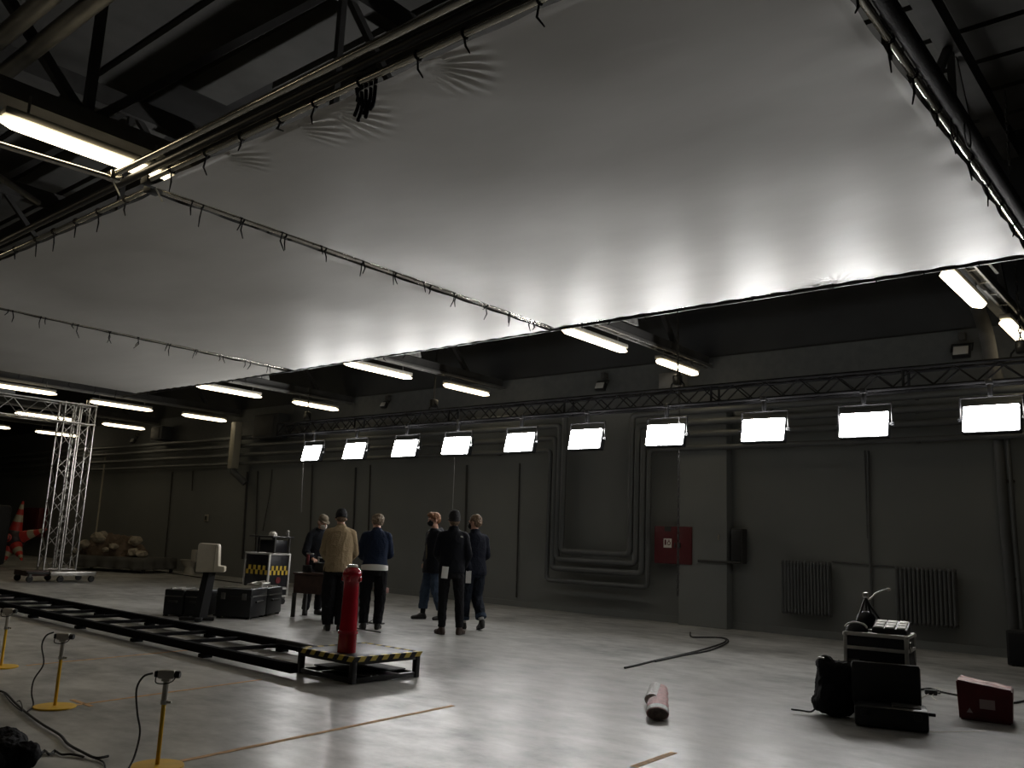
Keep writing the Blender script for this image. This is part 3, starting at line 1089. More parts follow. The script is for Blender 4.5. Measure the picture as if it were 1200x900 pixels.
rock_labels = ['pale block of rubble at the heap\'s lower front, biggest one', 'pale chunk of rubble at the outer end of the heap', 'small pale chunk on the heap\'s slope', 'pale chunk resting on top of the brown heap', 'flat pale chunk beside the biggest block',
               'small pale stone at the platform\'s corner', 'pale chunk behind the outer chunk on the heap', 'round pale stone in front of the mound', 'small chunk at the tower side of the heap', 'broken pale chunk leaning on the heap']
spots = [(-.35, -.55, .28), (.75, -.35, .26), (.25, -.6, .18), (-.45, -.25, .2), (-.75, -.6, .22), (1.1, -.55, .17), (.62, -.1, .26), (.05, -.68, .13), (-1.15, -.5, .2), (.95, -.25, .2)]
for l, (x, y, s) in zip(rock_labels, spots):
    s *= .66
    tb = bmesh.new()
    bmesh.ops.create_icosphere(tb, subdivisions=2, radius=1)
    sd = rr.random()*50
    for v in tb.verts:
        n_ = noise.noise(v.co*1.3+V((sd, 0, 0)))
        v.co = V((v.co.x*1.25, v.co.y, v.co.z*.8))*(1+.45*n_)*s
    zmin = min(v.co.z for v in tb.verts)
    bmesh.ops.translate(tb, vec=(0, 0, -zmin), verts=tb.verts)
    m_ = MB()
    m_._add(tb)
    o = m_.build('rubble_chunk', 'rubble', smooth=False)
    rz = Matrix.Rotation(math.radians(28), 3, 'Z')
    dx, dy = (x+.25)/1.05, (y+.1)/.62
    hh = .7*math.sqrt(max(0, 1-dx*dx-dy*dy)) if dx*dx+dy*dy < 1 else 0
    o.location = rp+rz @ V((x, y, 0))+V((0, 0, H_+.02+hh*.8))
    o.rotation_euler = (0, 0, rr.random()*6)
    tag(o, l, 'rubble', 'pale rubble chunks on the heap')

# toilet
tp = G(223, 666.5)
tp = V((tp.x+1.6, tp.y-1.0, 0))
tp = G(223, 667.5)
TOX = G(221, 673).x*14.45/G(221, 673).y
t = thing('toilet', 'small white toilet bowl standing by the wall behind the cream seat', 'toilet', V((TOX, 14.45, 0)), math.radians(-70))
MB().loft([((0, 0, 0), (.12, 0, 0), (0, .2, 0)), ((0, 0, .05), (.11, 0, 0), (0, .18, 0)), ((0, .0, .2), (.09, 0, 0), (0, .13, 0)), ((0, -.05, .3), (.15, 0, 0), (0, .22, 0)), ((0, -.06, .4), (.19, 0, 0), (0, .27, 0))], 24).build('bowl', 'white_ceramic', t)
MB().loft([((0, -.06, .405), (.2, 0, 0), (0, .28, 0)), ((0, -.06, .43), (.2, 0, 0), (0, .28, 0))], 24).build('seat_ring', 'white_ceramic', t)
MB().box((0, .26, .56), (.4, .18, .36), bev=.03).build('cistern', 'white_ceramic', t)

# ================================================================== CREAM SEAT ON POST
sp = G(240, 728)
t = thing('prop_seat', 'cream box-shaped seat shell on a slanted black post', 'seat', sp, math.radians(53))
MB().box((-.12, 0, .035), (.5, .10, .05), bev=.01).build('foot_bar', 'black_matte', t)
MB().box((-.08, -.05, .035), (.10, .34, .05), bev=.01).build('foot_bar', 'black_matte', t)
MB().loft([((-.08, 0, .05), (.11, 0, 0), (0, .09, 0)), ((.0, 0, .75), (.09, 0, 0), (0, .08, 0))], 4).build('post', 'black_matte', t)
prof = [(x_*.80-.01, z_) for x_, z_ in ((-.22, .73), (-.22, 1.13), (-.2, 1.16), (.13, 1.15), (.15, 1.12), (.175, .83), (.285, .82), (.29, .74))]
mt = Matrix.Translation((0, 0, 0)) @ Matrix(((1, 0, 0, 0), (0, 0, -1, 0), (0, 1, 0, 0), (0, 0, 0, 1)))
MB().prism(prof, -.2, .2, mtx=mt, bev=.007).build('shell', 'cream', t)
MB().box((.07, -.205, .94), (.012, .01, .38)).build('seam', 'plate_pale', t)

# ================================================================== BLACK EQUIPMENT CASES


def ecase(label, loc, rz, L, W, H, lidstrips, mname='black_plastic', group='black equipment cases beside the track'):
    t = thing('equipment_case', label, 'equipment case', loc, rz, group)
    MB().box((0, 0, H*.36+.02), (L, W, H*.70), bev=.02).build('body', mname, t)
    MB().box((0, 0, H*.86), (L, W, H*.26), bev=.02).build('lid', mname, t)
    for s in (-.3, .3):
        MB().box((s*L, -W/2-.008, H*.73), (.07, .025, .1), bev=.006).build('latch', 'steel_grey', t)
    for s in (-1, 1):
        MB().box((s*(L/2+.012), 0, H*.55), (.03, W*.45, .035), bev=.008).build('handle', 'steel_dark', t)
        b = MB()
        b.box((s*(L/2+.004), 0, H*.74), (.012, W*.9, .02))
        b.build('trim_strip', 'steel_grey', t)
    b = MB()
    for k in range(lidstrips):
        y = -W/2+W*(k+.5)/lidstrips
        b.box((0, y, H+.004), (L*.8, .028, .018), bev=.004)
    b.build('lid_rib', 'alu', t)
    for k in range(4):
        MB().box((L*.42*(1 if k % 2 else -1), W*.4*(1 if k > 1 else -1), .012), (.06, .06, .024)).build('foot', 'rubber', t)
    return t


def between(a, b, f=.5):
    return a*(1-f)+b*f


CA = math.radians(33)
cx_, cy_ = V((math.cos(CA), math.sin(CA), 0)), V((-math.sin(CA), math.cos(CA), 0))
L0_ = V((-13.2, 7.31, 0))
ecase('black equipment case behind the cream seat\'s post, on the tower side', L0_+cx_*.165+cy_*.29, CA+PI/2, .56, .325, .42, 2)
ecase('black equipment case partly behind the post of the cream seat', L0_+cx_*.50+cy_*.31, CA+PI/2, .56, .325, .42, 1)
R0_ = V((-12.63, 7.88, 0))
ecase('black equipment case with bright lid ribs, nearer the track', R0_+cx_*.29+cy_*.33, CA, .58, .64, .47, 3)
ecase('black equipment case with bright lid ribs, nearer the checkered flight case', R0_+cx_*.29+cy_*.99, CA, .58, .64, .46, 3)
for lab, dx, dy, rz in (('silver clutter lying on the lid of the nearer black case', .25, .1, .3), ('silver bracket lying on the lid of the further black case', .1, .6, -.2)):
    o = MB()
    o.box((0, 0, .02), (.3, .08, .03), bev=.01)
    o.box((.12, .05, .03), (.08, .16, .05), bev=.01)
    o.cyl((-.1, 0, .03), (-.1, .14, .05), .02)
    o = o.build('metal_bracket', 'alu')
    o.location = R0_+cx_*(.2+dx)+cy_*(.35+dy)+V((0, 0, .492 if dy < .4 else .482))
    o.rotation_euler = (0, 0, rz)
    tag(o, lab, 'bracket')

# ================================================================== CHECKERED FLIGHT CASE ON CASTERS
ck = V((-13.35, 9.95, 0))
p0 = G(341, 714)
ck = V((p0.x-.42, p0.y+.25, 0))
FCK = V((-14.77, 10.26, 0))
t = thing('rolling_flight_case', 'tall black flight case with yellow checker band, on casters', 'flight case', FCK, math.radians(2))
w, d_, z0, z1 = .78, .50, .16, .95
MB().box((0, 0, (z0+z1)/2), (w-.04, d_-.04, z1-z0-.04), bev=.005).build('body', 'case_black', t)
ed = []
for sx in (-1, 1):
    for sy in (-1, 1):
        MB().box((sx*(w/2-.015), sy*(d_/2-.015), (z0+z1)/2), (.035, .035, z1-z0), bev=.004).build('edge_profile', 'alu_edge', t)
for z in (z0, z0+.14, z1):
    for sy in (-1, 1):
        MB().box((0, sy*(d_/2-.015), z), (w, .035, .03), bev=.004).build('edge_profile', 'alu_edge', t)
    for sx in (-1, 1):
        MB().box((sx*(w/2-.015), 0, z), (.035, d_, .03), bev=.004).build('edge_profile', 'alu_edge', t)
b = MB()
for k in range(9):
    for r in range(2):
        if (k+r) % 2 == 0:
            s = w*.86/9
            # front (-Y) and the +X side
            b.box((-w*.43+(k+.5)*s, -d_/2+.016, .60+r*.085), (s, .008, .085))
            b.box((w/2-.016, -d_*.43+(k+.5)*d_*.86/9, .60+r*.085), (.008, d_*.86/9, .085))
b.build('checker_band', 'yellow_check', t)
MB().cyl((w/2-.022, 0, .46), (w/2-.006, 0, .46), .06, n=20).build('round_badge', 'card_red', t)
for sy in (-.12, .12):
    MB().box((w/2-.01, sy, .32), (.02, .16, .03), bev=.005).build('handle', 'alu', t)
for sx in (-1, 1):
    for sy in (-1, 1):
        c = MB().box((sx*.32, sy*.19, .13), (.07, .07, .05), bev=.008).build('caster', 'steel_grey', t)
        MB().cyl((sx*.32-.02, sy*.19, .058), (sx*.32+.02, sy*.19, .058), .058, n=18, bev=.006).build('wheel', 'rubber', c)
t = thing('equipment_rack', 'black frame rack standing on top of the checkered flight case', 'rack', FCK+V((.12, .0, .967)), math.radians(2))
for sx in (-.22, .3):
    for sy in (-.17, .17):
        MB().box((sx, sy, .15), (.03, .03, .3)).build('post', 'steel_dark', t)
MB().box((.04, 0, .13), (.46, .32, .24), bev=.01).build('unit', 'case_black', t)
MB().box((-.05, 0, .31), (.75, .5, .03), bev=.006).build('shelf', 'black_paint', t)
o = tag(MB().loft([((0, 0, 0), (.1, 0, 0), (0, .07, 0)), ((0, 0, .05), (.095, 0, 0), (0, .065, 0)), ((0, 0, .085), (.05, 0, 0), (0, .03, 0))], 16).build('white_cap', 'white_mark'), 'white rounded item lying on the black rack\'s shelf', 'white item')
o.location = FCK+V((.1, 0, 1.294))
o = tag(MB().cyl((0, 0, 0), (0, 0, .07), .03).ball((0, 0, .09), .035, 2).build('small_lamp', 'alu'), 'small pale lamp at the end of the rack\'s shelf', 'small lamp')
o.location = FCK+V((.38, .15, 1.294))

# ================================================================== WORK TABLE BEHIND THE PEOPLE
TB = V((-11.80, 9.50, 0))
t = thing('work_table', 'dark reddish work table behind the person in beige', 'table', TB, math.radians(22))
w, d_, h = 1.25, .44, .71
MB().box((0, 0, h), (w, d_, .03), bev=.005).build('table_top', 'wood_dark', t)
MB().box((0, 0, h-.17), (w-.04, d_-.04, .30), bev=.005).build('apron_box', 'wood_dark', t)
for sx in (-1, 1):
    for sy in (-1, 1):
        MB().box((sx*(w/2-.04), sy*(d_/2-.04), h/2-.16), (.055, .055, h-.32), bev=.005).build('leg', 'steel_dark', t)
ct = TB+V((-.2, -.05, .727))
o = thing('video_camera', 'black video camera with top handle on the work table', 'camera', ct, .4)
MB().box((0, 0, .09), (.26, .13, .16), bev=.02).build('body', 'black_plastic', o)
MB().cyl((.13, 0, .09), (.24, 0, .09), .05, n=16).build('lens', 'black_paint', o)
MB().tube([(-.1, 0, .17), (-.1, 0, .25), (.1, 0, .25), (.1, 0, .17)], .014, 8).build('handle', 'alu', o)
o = thing('orange_case', 'small orange case on the work table beside the black camera', 'case', TB+V((.14, .0, .727)), .2)
MB().box((0, 0, .075), (.2, .14, .15), bev=.015).build('body', 'orange', o)
MB().tube([(-.05, 0, .15), (-.05, 0, .19), (.05, 0, .19), (.05, 0, .15)], .008, 6).build('handle', 'black_plastic', o)
o = thing('red_tool', 'red upright tool at the end of the work table', 'tool', TB+V((-.46, -.18, .727)))
MB().box((0, 0, .06), (.14, .1, .12), bev=.01).build('base', 'black_plastic', o)
MB().cyl((0, 0, .12), (0, 0, .30), .025).build('grip', 'card_red', o)
MB().box((.05, 0, .31), (.18, .03, .02), bev=.005).build('bar', 'alu', o)
# low stand right of navy sweater
t = thing('low_stand', 'low metal post with a dull pink box on top, beside the navy sweater', 'stand', G(441, 731))
MB().box((0, 0, .012), (.22, .16, .024), bev=.005).build('base', 'steel_grey', t)
MB().box((0, 0, .26), (.06, .05, .47), bev=.006).build('post', 'steel_grey', t)
MB().box((.06, 0, .53), (.24, .13, .09), bev=.015).build('top_box', 'pinkish', t)
MB().tube(smoothpath([(.1, -.03, .47), (.16, -.06, .3), (.1, -.1, .12), (-.05, -.14, .012), (.05, -.22, .01)], 5), .007, 6).build('cable', 'steel_grey', t)
cable('floor_cable', 'thin cable curling on the floor between beige and navy people', [G(396, 732, .01), G(403, 727, .01), G(410, 731, .01), G(418, 736, .01), G(446, 741, .01)], .008, 'rubber')
cable('floor_cable', 'long thin cable on the floor along the foot of the back wall', [G(180, 668.5, .02), G(230, 676, .02), G(277, 682.5, .02), G(300, 684, .02)], .015, 'rubber')

# ================================================================== DOLLY TRACK
r1a, r1b = G(-30, 690, .1), G(350, 762, .1)
r2a, r2b = G(-30, 698, .1), G(350, 783, .1)
ang = math.radians(-4)
t0 = V((-7.45, 6.1, 0))
t = thing('dolly_track', 'long black ladder track on the floor leading to the bollard platform', 'track', t0, 0)
e1, s1 = G(352, 758.5, .085), G(-40, 685.5, .085)
e2, s2 = G(345, 783.5, .085), G(-40, 699.5, .085)
for q_ in (e1, s1, e2, s2):
    q_.z = 0
for a, b_ in ((s1, e1), (s2, e2)):
    dv = (b_-a)
    rot = math.atan2(dv.y, dv.x)
    MB().box((a+b_)/2-t0+V((0, 0, .085)), (dv.length, .085, .09), bev=.008, rot=rot).build('rail', 'truss_black', t)
dr_ = (e1-s1).normalized()
pr_ = V((dr_.y, -dr_.x, 0))
dn_ = (e2-s2).normalized()
for k in range(18):
    a = e1-dr_*(.35+.8*k)
    # rung square across to the other rail
    f = ((s2-a).cross(dn_).z)/(pr_.cross(dn_).z)
    b_ = a+pr_*f
    dv = b_-a
    ra_ = math.atan2(dv.y, dv.x)
    MB().box((a+b_)/2-t0+V((0, 0, .07)), (dv.length-.1, .05, .04), bev=.005, rot=ra_).build('sleeper', 'truss_black', t)
    if k % 2 == 0:
        for q_ in (a, b_):
            MB().box(q_-t0+V((0, 0, .02)), (.12, .10, .04), bev=.005, rot=ra_).build('foot_pad', 'truss_black', t)
MB().cyl(e1-t0+V((-.3, -.1, .13)), e1-t0+V((.45, -.12, .13)), .03, n=12).build('coupling_rod', 'black_paint', t)

# ================================================================== BOLLARD PLATFORM
pc = V((-6.97, 6.03, 0))
t = thing('bollard_platform', 'low black platform with yellow hazard edging, carrying the red bollard', 'platform', pc, math.radians(-1))
s, zt = .87, .245
MB().box((0, 0, zt-.012), (s, s, .024), bev=.003).build('deck', 'ply_top', t)
for sx in (-1, 1):
    for sy in (-1, 1):
        MB().box((sx*(s/2-.03), sy*(s/2-.03), (zt-.024)/2), (.055, .055, zt-.026), bev=.004).build('leg', 'black_paint', t)
for z in (.03, zt-.05):
    for k in range(4):
        m_ = MB()
        if k < 2:
            m_.box((0, (s/2-.03)*(1 if k else -1), z), (s-.12, .045, .045), bev=.004)
        else:
            m_.box(((s/2-.03)*(1 if k == 3 else -1), 0, z), (.045, s-.12, .045), bev=.004)
        m_.build('frame_bar', 'black_paint', t)
MB().box((-.1, .1, .06), (.7, .62, .012), bev=.003).build('lower_shelf', 'black_matte', t)
for k in range(2):
    MB().cyl((-.35, -.1-k*.07, .05), (.4, -.1-k*.07, .05), .012).build('rod', 'alu', t)
hb, hy = MB(), MB()
nst = 12
for side in range(4):
    for k in range(nst):
        f = -s/2+(k+.5)*s/nst
        mm = hy if k % 2 else hb
        sh = Matrix.Identity(4)
        if side < 2:
            sg_ = 1 if side else -1
            sh[0][2] = .8
            mtx = Matrix.Translation((f, sg_*(s/2+.003), zt-.0195)) @ sh
        else:
            sg_ = 1 if side == 3 else -1
            sh[1][2] = .8
            mtx = Matrix.Translation((sg_*(s/2+.003), f, zt-.0195)) @ sh
        mm_ = MB()
        if side < 2:
            mm_.box((0, 0, 0), (s/nst, .006, .045))
        else:
            mm_.box((0, 0, 0), (.006, s/nst, .045))
        mm_.xf(mtx)
        me_ = bpy.data.meshes.new('tmp')
        mm_.bm.to_mesh(me_)
        mm.bm.from_mesh(me_)
        bpy.data.meshes.remove(me_)
        # strip folded over the deck rim
        m2 = MB()
        if side < 2:
            m2.box((f, sg_*(s/2-.02), zt+.0015), (s/nst, .045, .003))
        else:
            m2.box((sg_*(s/2-.02), f, zt+.0015), (.045, s/nst, .003))
        me_ = bpy.data.meshes.new('tmp')
        m2.bm.to_mesh(me_)
        mm.bm.from_mesh(me_)
        bpy.data.meshes.remove(me_)
hb.build('black_stripe', 'black_matte', t, smooth=False)
hy.build('yellow_stripe', 'tape_yellow', t, smooth=False)
# red bollard
bp_ = V((-6.90, 5.80, zt))
t = thing('red_bollard', 'tall glossy red bollard post standing on the black platform', 'bollard', bp_)
MB().lathe([(0, 0), (.092, 0), (.092, .17), (.099, .18), (.099, .20), (.089, .205), (.086, .215), (.075, .60), (.075, .66), (.084, .70), (.095, .725), (.097, .755), (.090, .78), (.072, .80), (.05, .815), (0, .82)], 40).build('post', 'red_paint', t)
MB().lathe([(0, .817), (.054, .817), (.057, .83), (.045, .842), (0, .845)], 30).build('cap', 'chrome', t)
MB().lathe([(.092, .172), (.101, .176), (.101, .204), (.088, .208)], 40).build('base_ring', 'red_paint', t)
for a in range(4):
    an = a*PI/2+.5
    MB().box((.086*math.cos(an), .086*math.sin(an), .705), (.035, .045, .06), bev=.015, rot=an).build('outlet_boss', 'red_paint', t)

# ================================================================== CAMERA STANDS
cs_label = ['yellow camera stand cut by the picture\'s left edge, furthest of three', 'yellow camera stand on a round base, in the middle of three', 'yellow camera stand nearest the photographer, its base cut by the lower edge']


def stand(label, loc, rz, cablepts):
    t = thing('camera_stand', label, 'camera stand', loc, rz, 'yellow camera stands on the floor')
    MB().lathe([(0, 0), (.145, 0), (.15, .004), (.148, .012), (.02, .016), (0, .016)], 40).build('base_disc', 'yellow', t)
    MB().cyl((0, 0, .014), (0, 0, .36), .0125, n=14).build('pole', 'yellow', t)
    MB().cyl((0, 0, .355), (0, 0, .49), .017, n=14).build('inner_tube', 'cam_grey', t)
    c = MB().cyl((0, 0, .35), (0, 0, .372), .021, n=14).build('collar', 'chrome', t)
    MB().cyl((.018, 0, .361), (.042, 0, .361), .008, n=8).build('screw', 'chrome', c)
    b = MB().box((0, 0, .52), (.10, .05, .05), bev=.01).build('camera_body', 'cam_grey', t)
    MB().cyl((.045, 0, .52), (.078, 0, .52), .021, n=18, bev=.003).build('lens', 'black_plastic', b)
    MB().box((-.058, 0, .52), (.025, .036, .036), bev=.006).build('plug', 'black_plastic', b)
    MB().box((0, 0, .488), (.05, .04, .015), bev=.004).build('mount', 'cam_grey', t)
    MB().tube(smoothpath([(-.055, -.02, .51), (-.05, -.03, .475), (0, -.03, .47), (.045, -.03, .485), (.06, -.02, .51)], 4), .0035, 6).build('safety_wire', 'rubber', t)
    return t


look = math.atan2(.647, .763)
S1, S2, S0 = G(64, 829), G(184, 899), G(1, 782)
stand(cs_label[0], S0, look, None)
stand(cs_label[1], S1, look, None)
stand(cs_label[2], S2, look, None)


def fixz(pts):
    return [V(p) for p in pts]


def lerp_cable(S, pix):
    "cable hanging beside a stand, in the picture-facing vertical plane through S, ending on the floor"
    out = []
    nrm = V((-math.sin(yaw), math.cos(yaw), 0))
    for x, y in pix:
        d = ray(x, y)
        k = nrm.dot(S-EYE)/nrm.dot(d)
        p = EYE+d*k
        if p.z < .01:
            p = G(x, y, .01)
        out.append(p)
    return out


cable('camera_cable', 'black cable looping down from the middle yellow camera stand', lerp_cable(S1, [(63, 741), (54, 745), (49, 757), (51, 778), (40, 796), (37, 812), (39, 826), (32, 834)]), .006)
cable('camera_cable', 'black cable looping down from the nearest yellow camera stand', lerp_cable(S2, [(179, 789), (168, 793), (160, 808), (161, 836), (164, 858), (158, 885), (150, 902)]), .006)
cable('floor_cable', 'thick black cable bundle snaking over the floor at the lower left corner', [G(x, y, .014) for x, y in [(-8, 808), (6, 812), (18, 824), (32, 836), (50, 849), (70, 861), (80, 872), (96, 881), (112, 888), (127, 886)]], .008)
cable('floor_cable', 'thin twisted cable beside the black bag at the lower left corner', [G(x, y, .01) for x, y in [(44, 886), (52, 880), (58, 884), (64, 880), (72, 884), (84, 884), (98, 887)]], .007)
cable('floor_cable', 'thin cable tail curling from the end of the cable bundle', [G(x, y, .008) for x, y in [(112, 889), (121, 893), (124, 902)]], .005)
cable('floor_cable', 'loose thin cable loop across the cable bundle', [G(x, y, .02) for x, y in [(4, 812), (14, 824), (26, 833), (24, 822), (20, 822)]], .004)
# black bag in the corner


def blob(name, prims, m, seed=0, amp=.02, sc=4., vox=.02):
    b = MB()
    for p in prims:
        if p[0] == 'b':
            b.ball(p[1], p[2], 3)
        elif p[0] == 'x':
            b.box(p[1], p[2], bev=p[3], seg=3)
        else:
            b.rc(p[1], p[2], p[3], p[4])
    return voxel(b, vox, amp, sc, seed, name, m)


def voxel(b, vox, amp=0., sc=8., seed=0, name='body', m='skin', parent=None, smooth_n=2, tree=None, origin=None):
    me = bpy.data.meshes.new('tmp')
    b.bm.to_mesh(me)
    b.bm.free()
    o = bpy.data.objects.new('tmp', me)
    COL.objects.link(o)
    r = o.modifiers.new('r', 'REMESH')
    r.mode = 'VOXEL'
    r.voxel_size = vox
    if smooth_n:
        s = o.modifiers.new('s', 'SMOOTH')
        s.iterations = smooth_n
        s.factor = .5
    dg = bpy.context.evaluated_depsgraph_get()
    dg.update()
    me2 = bpy.data.meshes.new_from_object(o.evaluated_get(dg))
    bpy.data.objects.remove(o)
    if amp:
        nr = [v.normal.copy() for v in me2.vertices]
        for v, n_ in zip(me2.vertices, nr):
            q = V((v.co.x*sc, v.co.y*sc, v.co.z*sc*.55))+V((seed*7.1, 0, 0))
            a = noise.fractal(q, .9, 2., 3)
            rg = 1-abs(noise.noise(q*1.7+V((0, seed, 3))))*2
            v.co += n_*(amp*(.6*a+.6*max(0, rg)**3))
    me2.name = name
    for x in list(me2.materials):
        pass
    me2.materials.clear()
    me2.materials.append(M[m])
    me2.shade_smooth()
    ob = bpy.data.objects.new(name, me2)
    COL.objects.link(ob)
    if parent:
        ob.parent = parent
    return ob


bg = G(12, 897)
o = blob('black_bag', [('b', (0, 0, .10), (.24, .20, .12)), ('b', (.12, .12, .09), (.16, .14, .10)), ('b', (-.15, .05, .12), (.2, .2, .13)), ('b', (.05, -.15, .08), (.2, .16, .10))], 'black_cloth', 2, .03, 7., .014)
o.scale = (.6, .6, .75)
o.location = G(2, 902)+V((0, 0, .009))
tag(o, 'black cloth bag slumped on the floor at the lower left corner', 'bag')

# ================================================================== FLOOR TAPE


def tape(label, a, b_, w=.05, m='tape_orange'):
    a, b_ = V(a), V(b_)
    a.z = b_.z = 0
    d = b_-a
    n_ = V((-d.y, d.x, 0)).normalized()
    t = bmesh.new()
    K = 40
    rr_ = random.Random(len(label))
    lo, hi = [], []
    for i in range(K+1):
        p = a.lerp(b_, i/K)-(a+b_)/2
        wl, wr_ = w/2*(1+rr_.uniform(-.12, .12)), w/2*(1+rr_.uniform(-.12, .12))
        lo.append((p-n_*wl, p-n_*wl+V((0, 0, .002))))
        hi.append((p+n_*wr_, p+n_*wr_+V((0, 0, .002))))
    vl = [[t.verts.new(x) for x in pr] for pr in lo]
    vh = [[t.verts.new(x) for x in pr] for pr in hi]
    for i in range(K):
        t.faces.new((vl[i][1], vl[i+1][1], vh[i+1][1], vh[i][1]))
        t.faces.new((vl[i][0], vl[i+1][0], vl[i+1][1], vl[i][1]))
        t.faces.new((vh[i][0], vh[i][1], vh[i+1][1], vh[i+1][0]))
    m_ = MB()
    m_._add(t)
    o = m_.build('floor_tape', m, smooth=False)
    o.location = (a+b_)/2+V((0, 0, .0005))
    return tag(o, label, 'floor tape')


tape('orange floor tape line starting at the nearest yellow camera stand', G(168, 901), G(531, 827), .045)
tape('orange floor tape line starting at the middle yellow camera stand', G(78, 828), G(306, 796.5), .035)
tape('orange floor tape line starting at the furthest yellow camera stand', G(30, 780), G(226, 761.5), .035)
tape('short piece of tan tape on the floor at the lower edge', G(742, 899), G(790, 882), .05)
tape('short orange tape strip crossing the middle camera stand\'s line', G(84, 820), G(108, 828), .04)
tape('straight pale tape strip on the floor beside the low black case', G(1088, 858), G(1156, 857), .025, 'tape_pale')

# ================================================================== FLOOR CABLE + WRAPPED ROLL
cable('floor_cable', 'doubled dark cable stretched over the empty floor before the wrapped roll', [G(x, y, .012) for x, y in [(732, 782.5), (744, 780), (768, 774), (800, 767), (828, 760), (848, 753), (850, 749), (840, 747), (812, 746.5)]], .012, 'rubber')
cable('floor_cable', 'second strand of the doubled dark cable, ending by the wall', [G(x, y, .012) for x, y in [(768, 775), (800, 768), (832, 762), (853, 752.5), (848, 747.5), (830, 747), (811, 746.5), (809, 741)]], .011, 'rubber')
ra, rb = G(771, 830), G(772, 800)
rc_ = ra+(rb-ra).normalized()*(L/2)
rang = math.atan2((rb-ra).y, (rb-ra).x)
L = 1.28
t = thing('wrapped_roll', 'pink and clear plastic-wrapped roll lying on the open floor', 'wrapped roll', V((rc_.x, rc_.y, 0)), rang)
Rr = .052
Ry = .084
b = MB()
secs = []
for i in range(13):
    x = -L/2+L*i/12
    k = 1+.05*math.sin(i*2.1)
    secs.append(((x, 0, Rr), (0, Ry*1.05*k, 0), (0, 0, Rr*.97)))
b.loft(secs, 24)
b.build('wrap', 'pink_wrap', t)
b = MB()
b.loft([((x, oy, Rr+.012), (0, Ry*.75, 0), (0, 0, Rr*.99)) for x, oy in ((-L*.05, .055), (L*.2, .04), (L*.35, .03), (L*.503, .025))], 24)
b.build('clear_sheet', 'clear_wrap', t)
b = MB()
b.loft([((x, 0, Rr), (0, Ry*1.1, 0), (0, 0, Rr*1.03)) for x in (-L*.49, -L*.40, -L*.36)], 24)
b.build('end_collar', 'clear_wrap', t)
MB().loft([((-L/2-.012, 0, Rr), (0, Ry*.95, 0), (0, 0, Rr*.9)), ((-L/2+.02, 0, Rr), (0, Ry*.95, 0), (0, 0, Rr*.9))], 20).build('rolled_core', 'roll_core', t)

# ================================================================== EQUIPMENT STACK (right)
fa, fb = G(985, 800), G(1062, 800)
bx = V((-2.72, 8.42, 0))


def fcase_front(x):
    return x


# flight case standing behind, front face toward camera
FCp = G(1022, 838)
fl = thing('flight_case', 'black flight case with aluminium edges under the keypad and gooseneck lamp', 'flight case', V((-2.70, 8.60, 0)), math.radians(8))
w, d_, h = .54, .48, .69
MB().box((0, 0, .29), (w-.02, d_-.02, .54), bev=.004).build('body', 'case_black', fl)
MB().box((0, 0, .63), (w-.02, d_-.02, .10), bev=.004).build('lid', 'case_black', fl)
for sx in (-1, 1):
    for sy in (-1, 1):
        MB().box((sx*(w/2-.012), sy*(d_/2-.012), h/2), (.032, .032, h-.01), bev=.004).build('edge_profile', 'alu_edge', fl)
        MB().ball((sx*(w/2-.012), sy*(d_/2-.012), h-.01), .026, 2).build('ball_corner', 'alu_edge', fl)
for z in (.02, .565, .685):
    for sy in (-1, 1):
        MB().box((0, sy*(d_/2-.012), z), (w, .032, .03), bev=.004).build('edge_profile', 'alu_edge', fl)
    for sx in (-1, 1):
        MB().box((sx*(w/2-.012), 0, z), (.032, d_, .03), bev=.004).build('edge_profile', 'alu_edge', fl)
for sx in (-1, 1):
    MB().box((sx*(w/2+.004), -.1, .6), (.02, .08, .09), bev=.006).build('latch', 'chrome', fl)
MB().box((-.2, -d_/2+.002, .45), (.12, .01, .03)).build('name_plate', 'steel_grey', fl)
fm = Matrix.Translation(fl.location) @ Matrix.Rotation(math.radians(8), 4, 'Z')


def onfl(x, y, z=.703):
    return fm @ V((x, y, z))


k = thing('keypad_console', 'console with a grid of white keys on the flight case', 'keypad', onfl(.11, -.04), math.radians(8))
k.scale = (.86, .9, .9)
KT = Matrix.Translation((0, 0, .085)) @ Matrix.Rotation(math.radians(13), 4, 'X')
MB().prism([(-.15, 0), (.15, 0), (.15, .118), (-.15, .05)], -.17, .17, bev=.006, mtx=Matrix(((0, 0, 1, 0), (1, 0, 0, 0), (0, 1, 0, 0), (0, 0, 0, 1)))).build('body', 'black_plastic', k)
for i in range(3):
    for j in range(3):
        MB().box((-.108+i*.108+(.0 if i < 2 else .006), -.09+j*.09, .002), (.094 if i < 2 else .08, .074, .012), bev=.004).xf(KT).build('key', 'keys', k)
k = thing('desk_phone', 'rounded black device with a pale rim at the case edge', 'device', onfl(-.17, -.14), math.radians(8))
MB().loft([((0, 0, 0), (.10, 0, 0), (0, .07, 0)), ((0, 0, .04), (.095, 0, 0), (0, .06, 0)), ((0, .01, .075), (.06, 0, 0), (0, .035, 0))], 24).build('body', 'black_plastic', k)
MB().tube([V((.095*math.cos(a), -.045+.02*math.sin(a), .035+.045*math.sin(a))) for a in [i*PI/12 for i in range(13)]], .008, 6).build('rim', 'keys', k)
k = thing('gooseneck_lamp', 'small tripod rig with a pale gooseneck arm on the flight case', 'tripod rig', onfl(-.13, .1), math.radians(8))
for a in (-.5, 1.7, 3.6):
    MB().cyl((.0, 0, .30), (.11*math.cos(a), .11*math.sin(a), .004), .012, .009, n=8).build('leg', 'black_paint', k)
MB().ball((0, 0, .09), (.09, .07, .085), 3).build('device_body', 'black_plastic', k)
MB().box((0, 0, .32), (.05, .045, .05), bev=.01).build('head', 'alu', k)
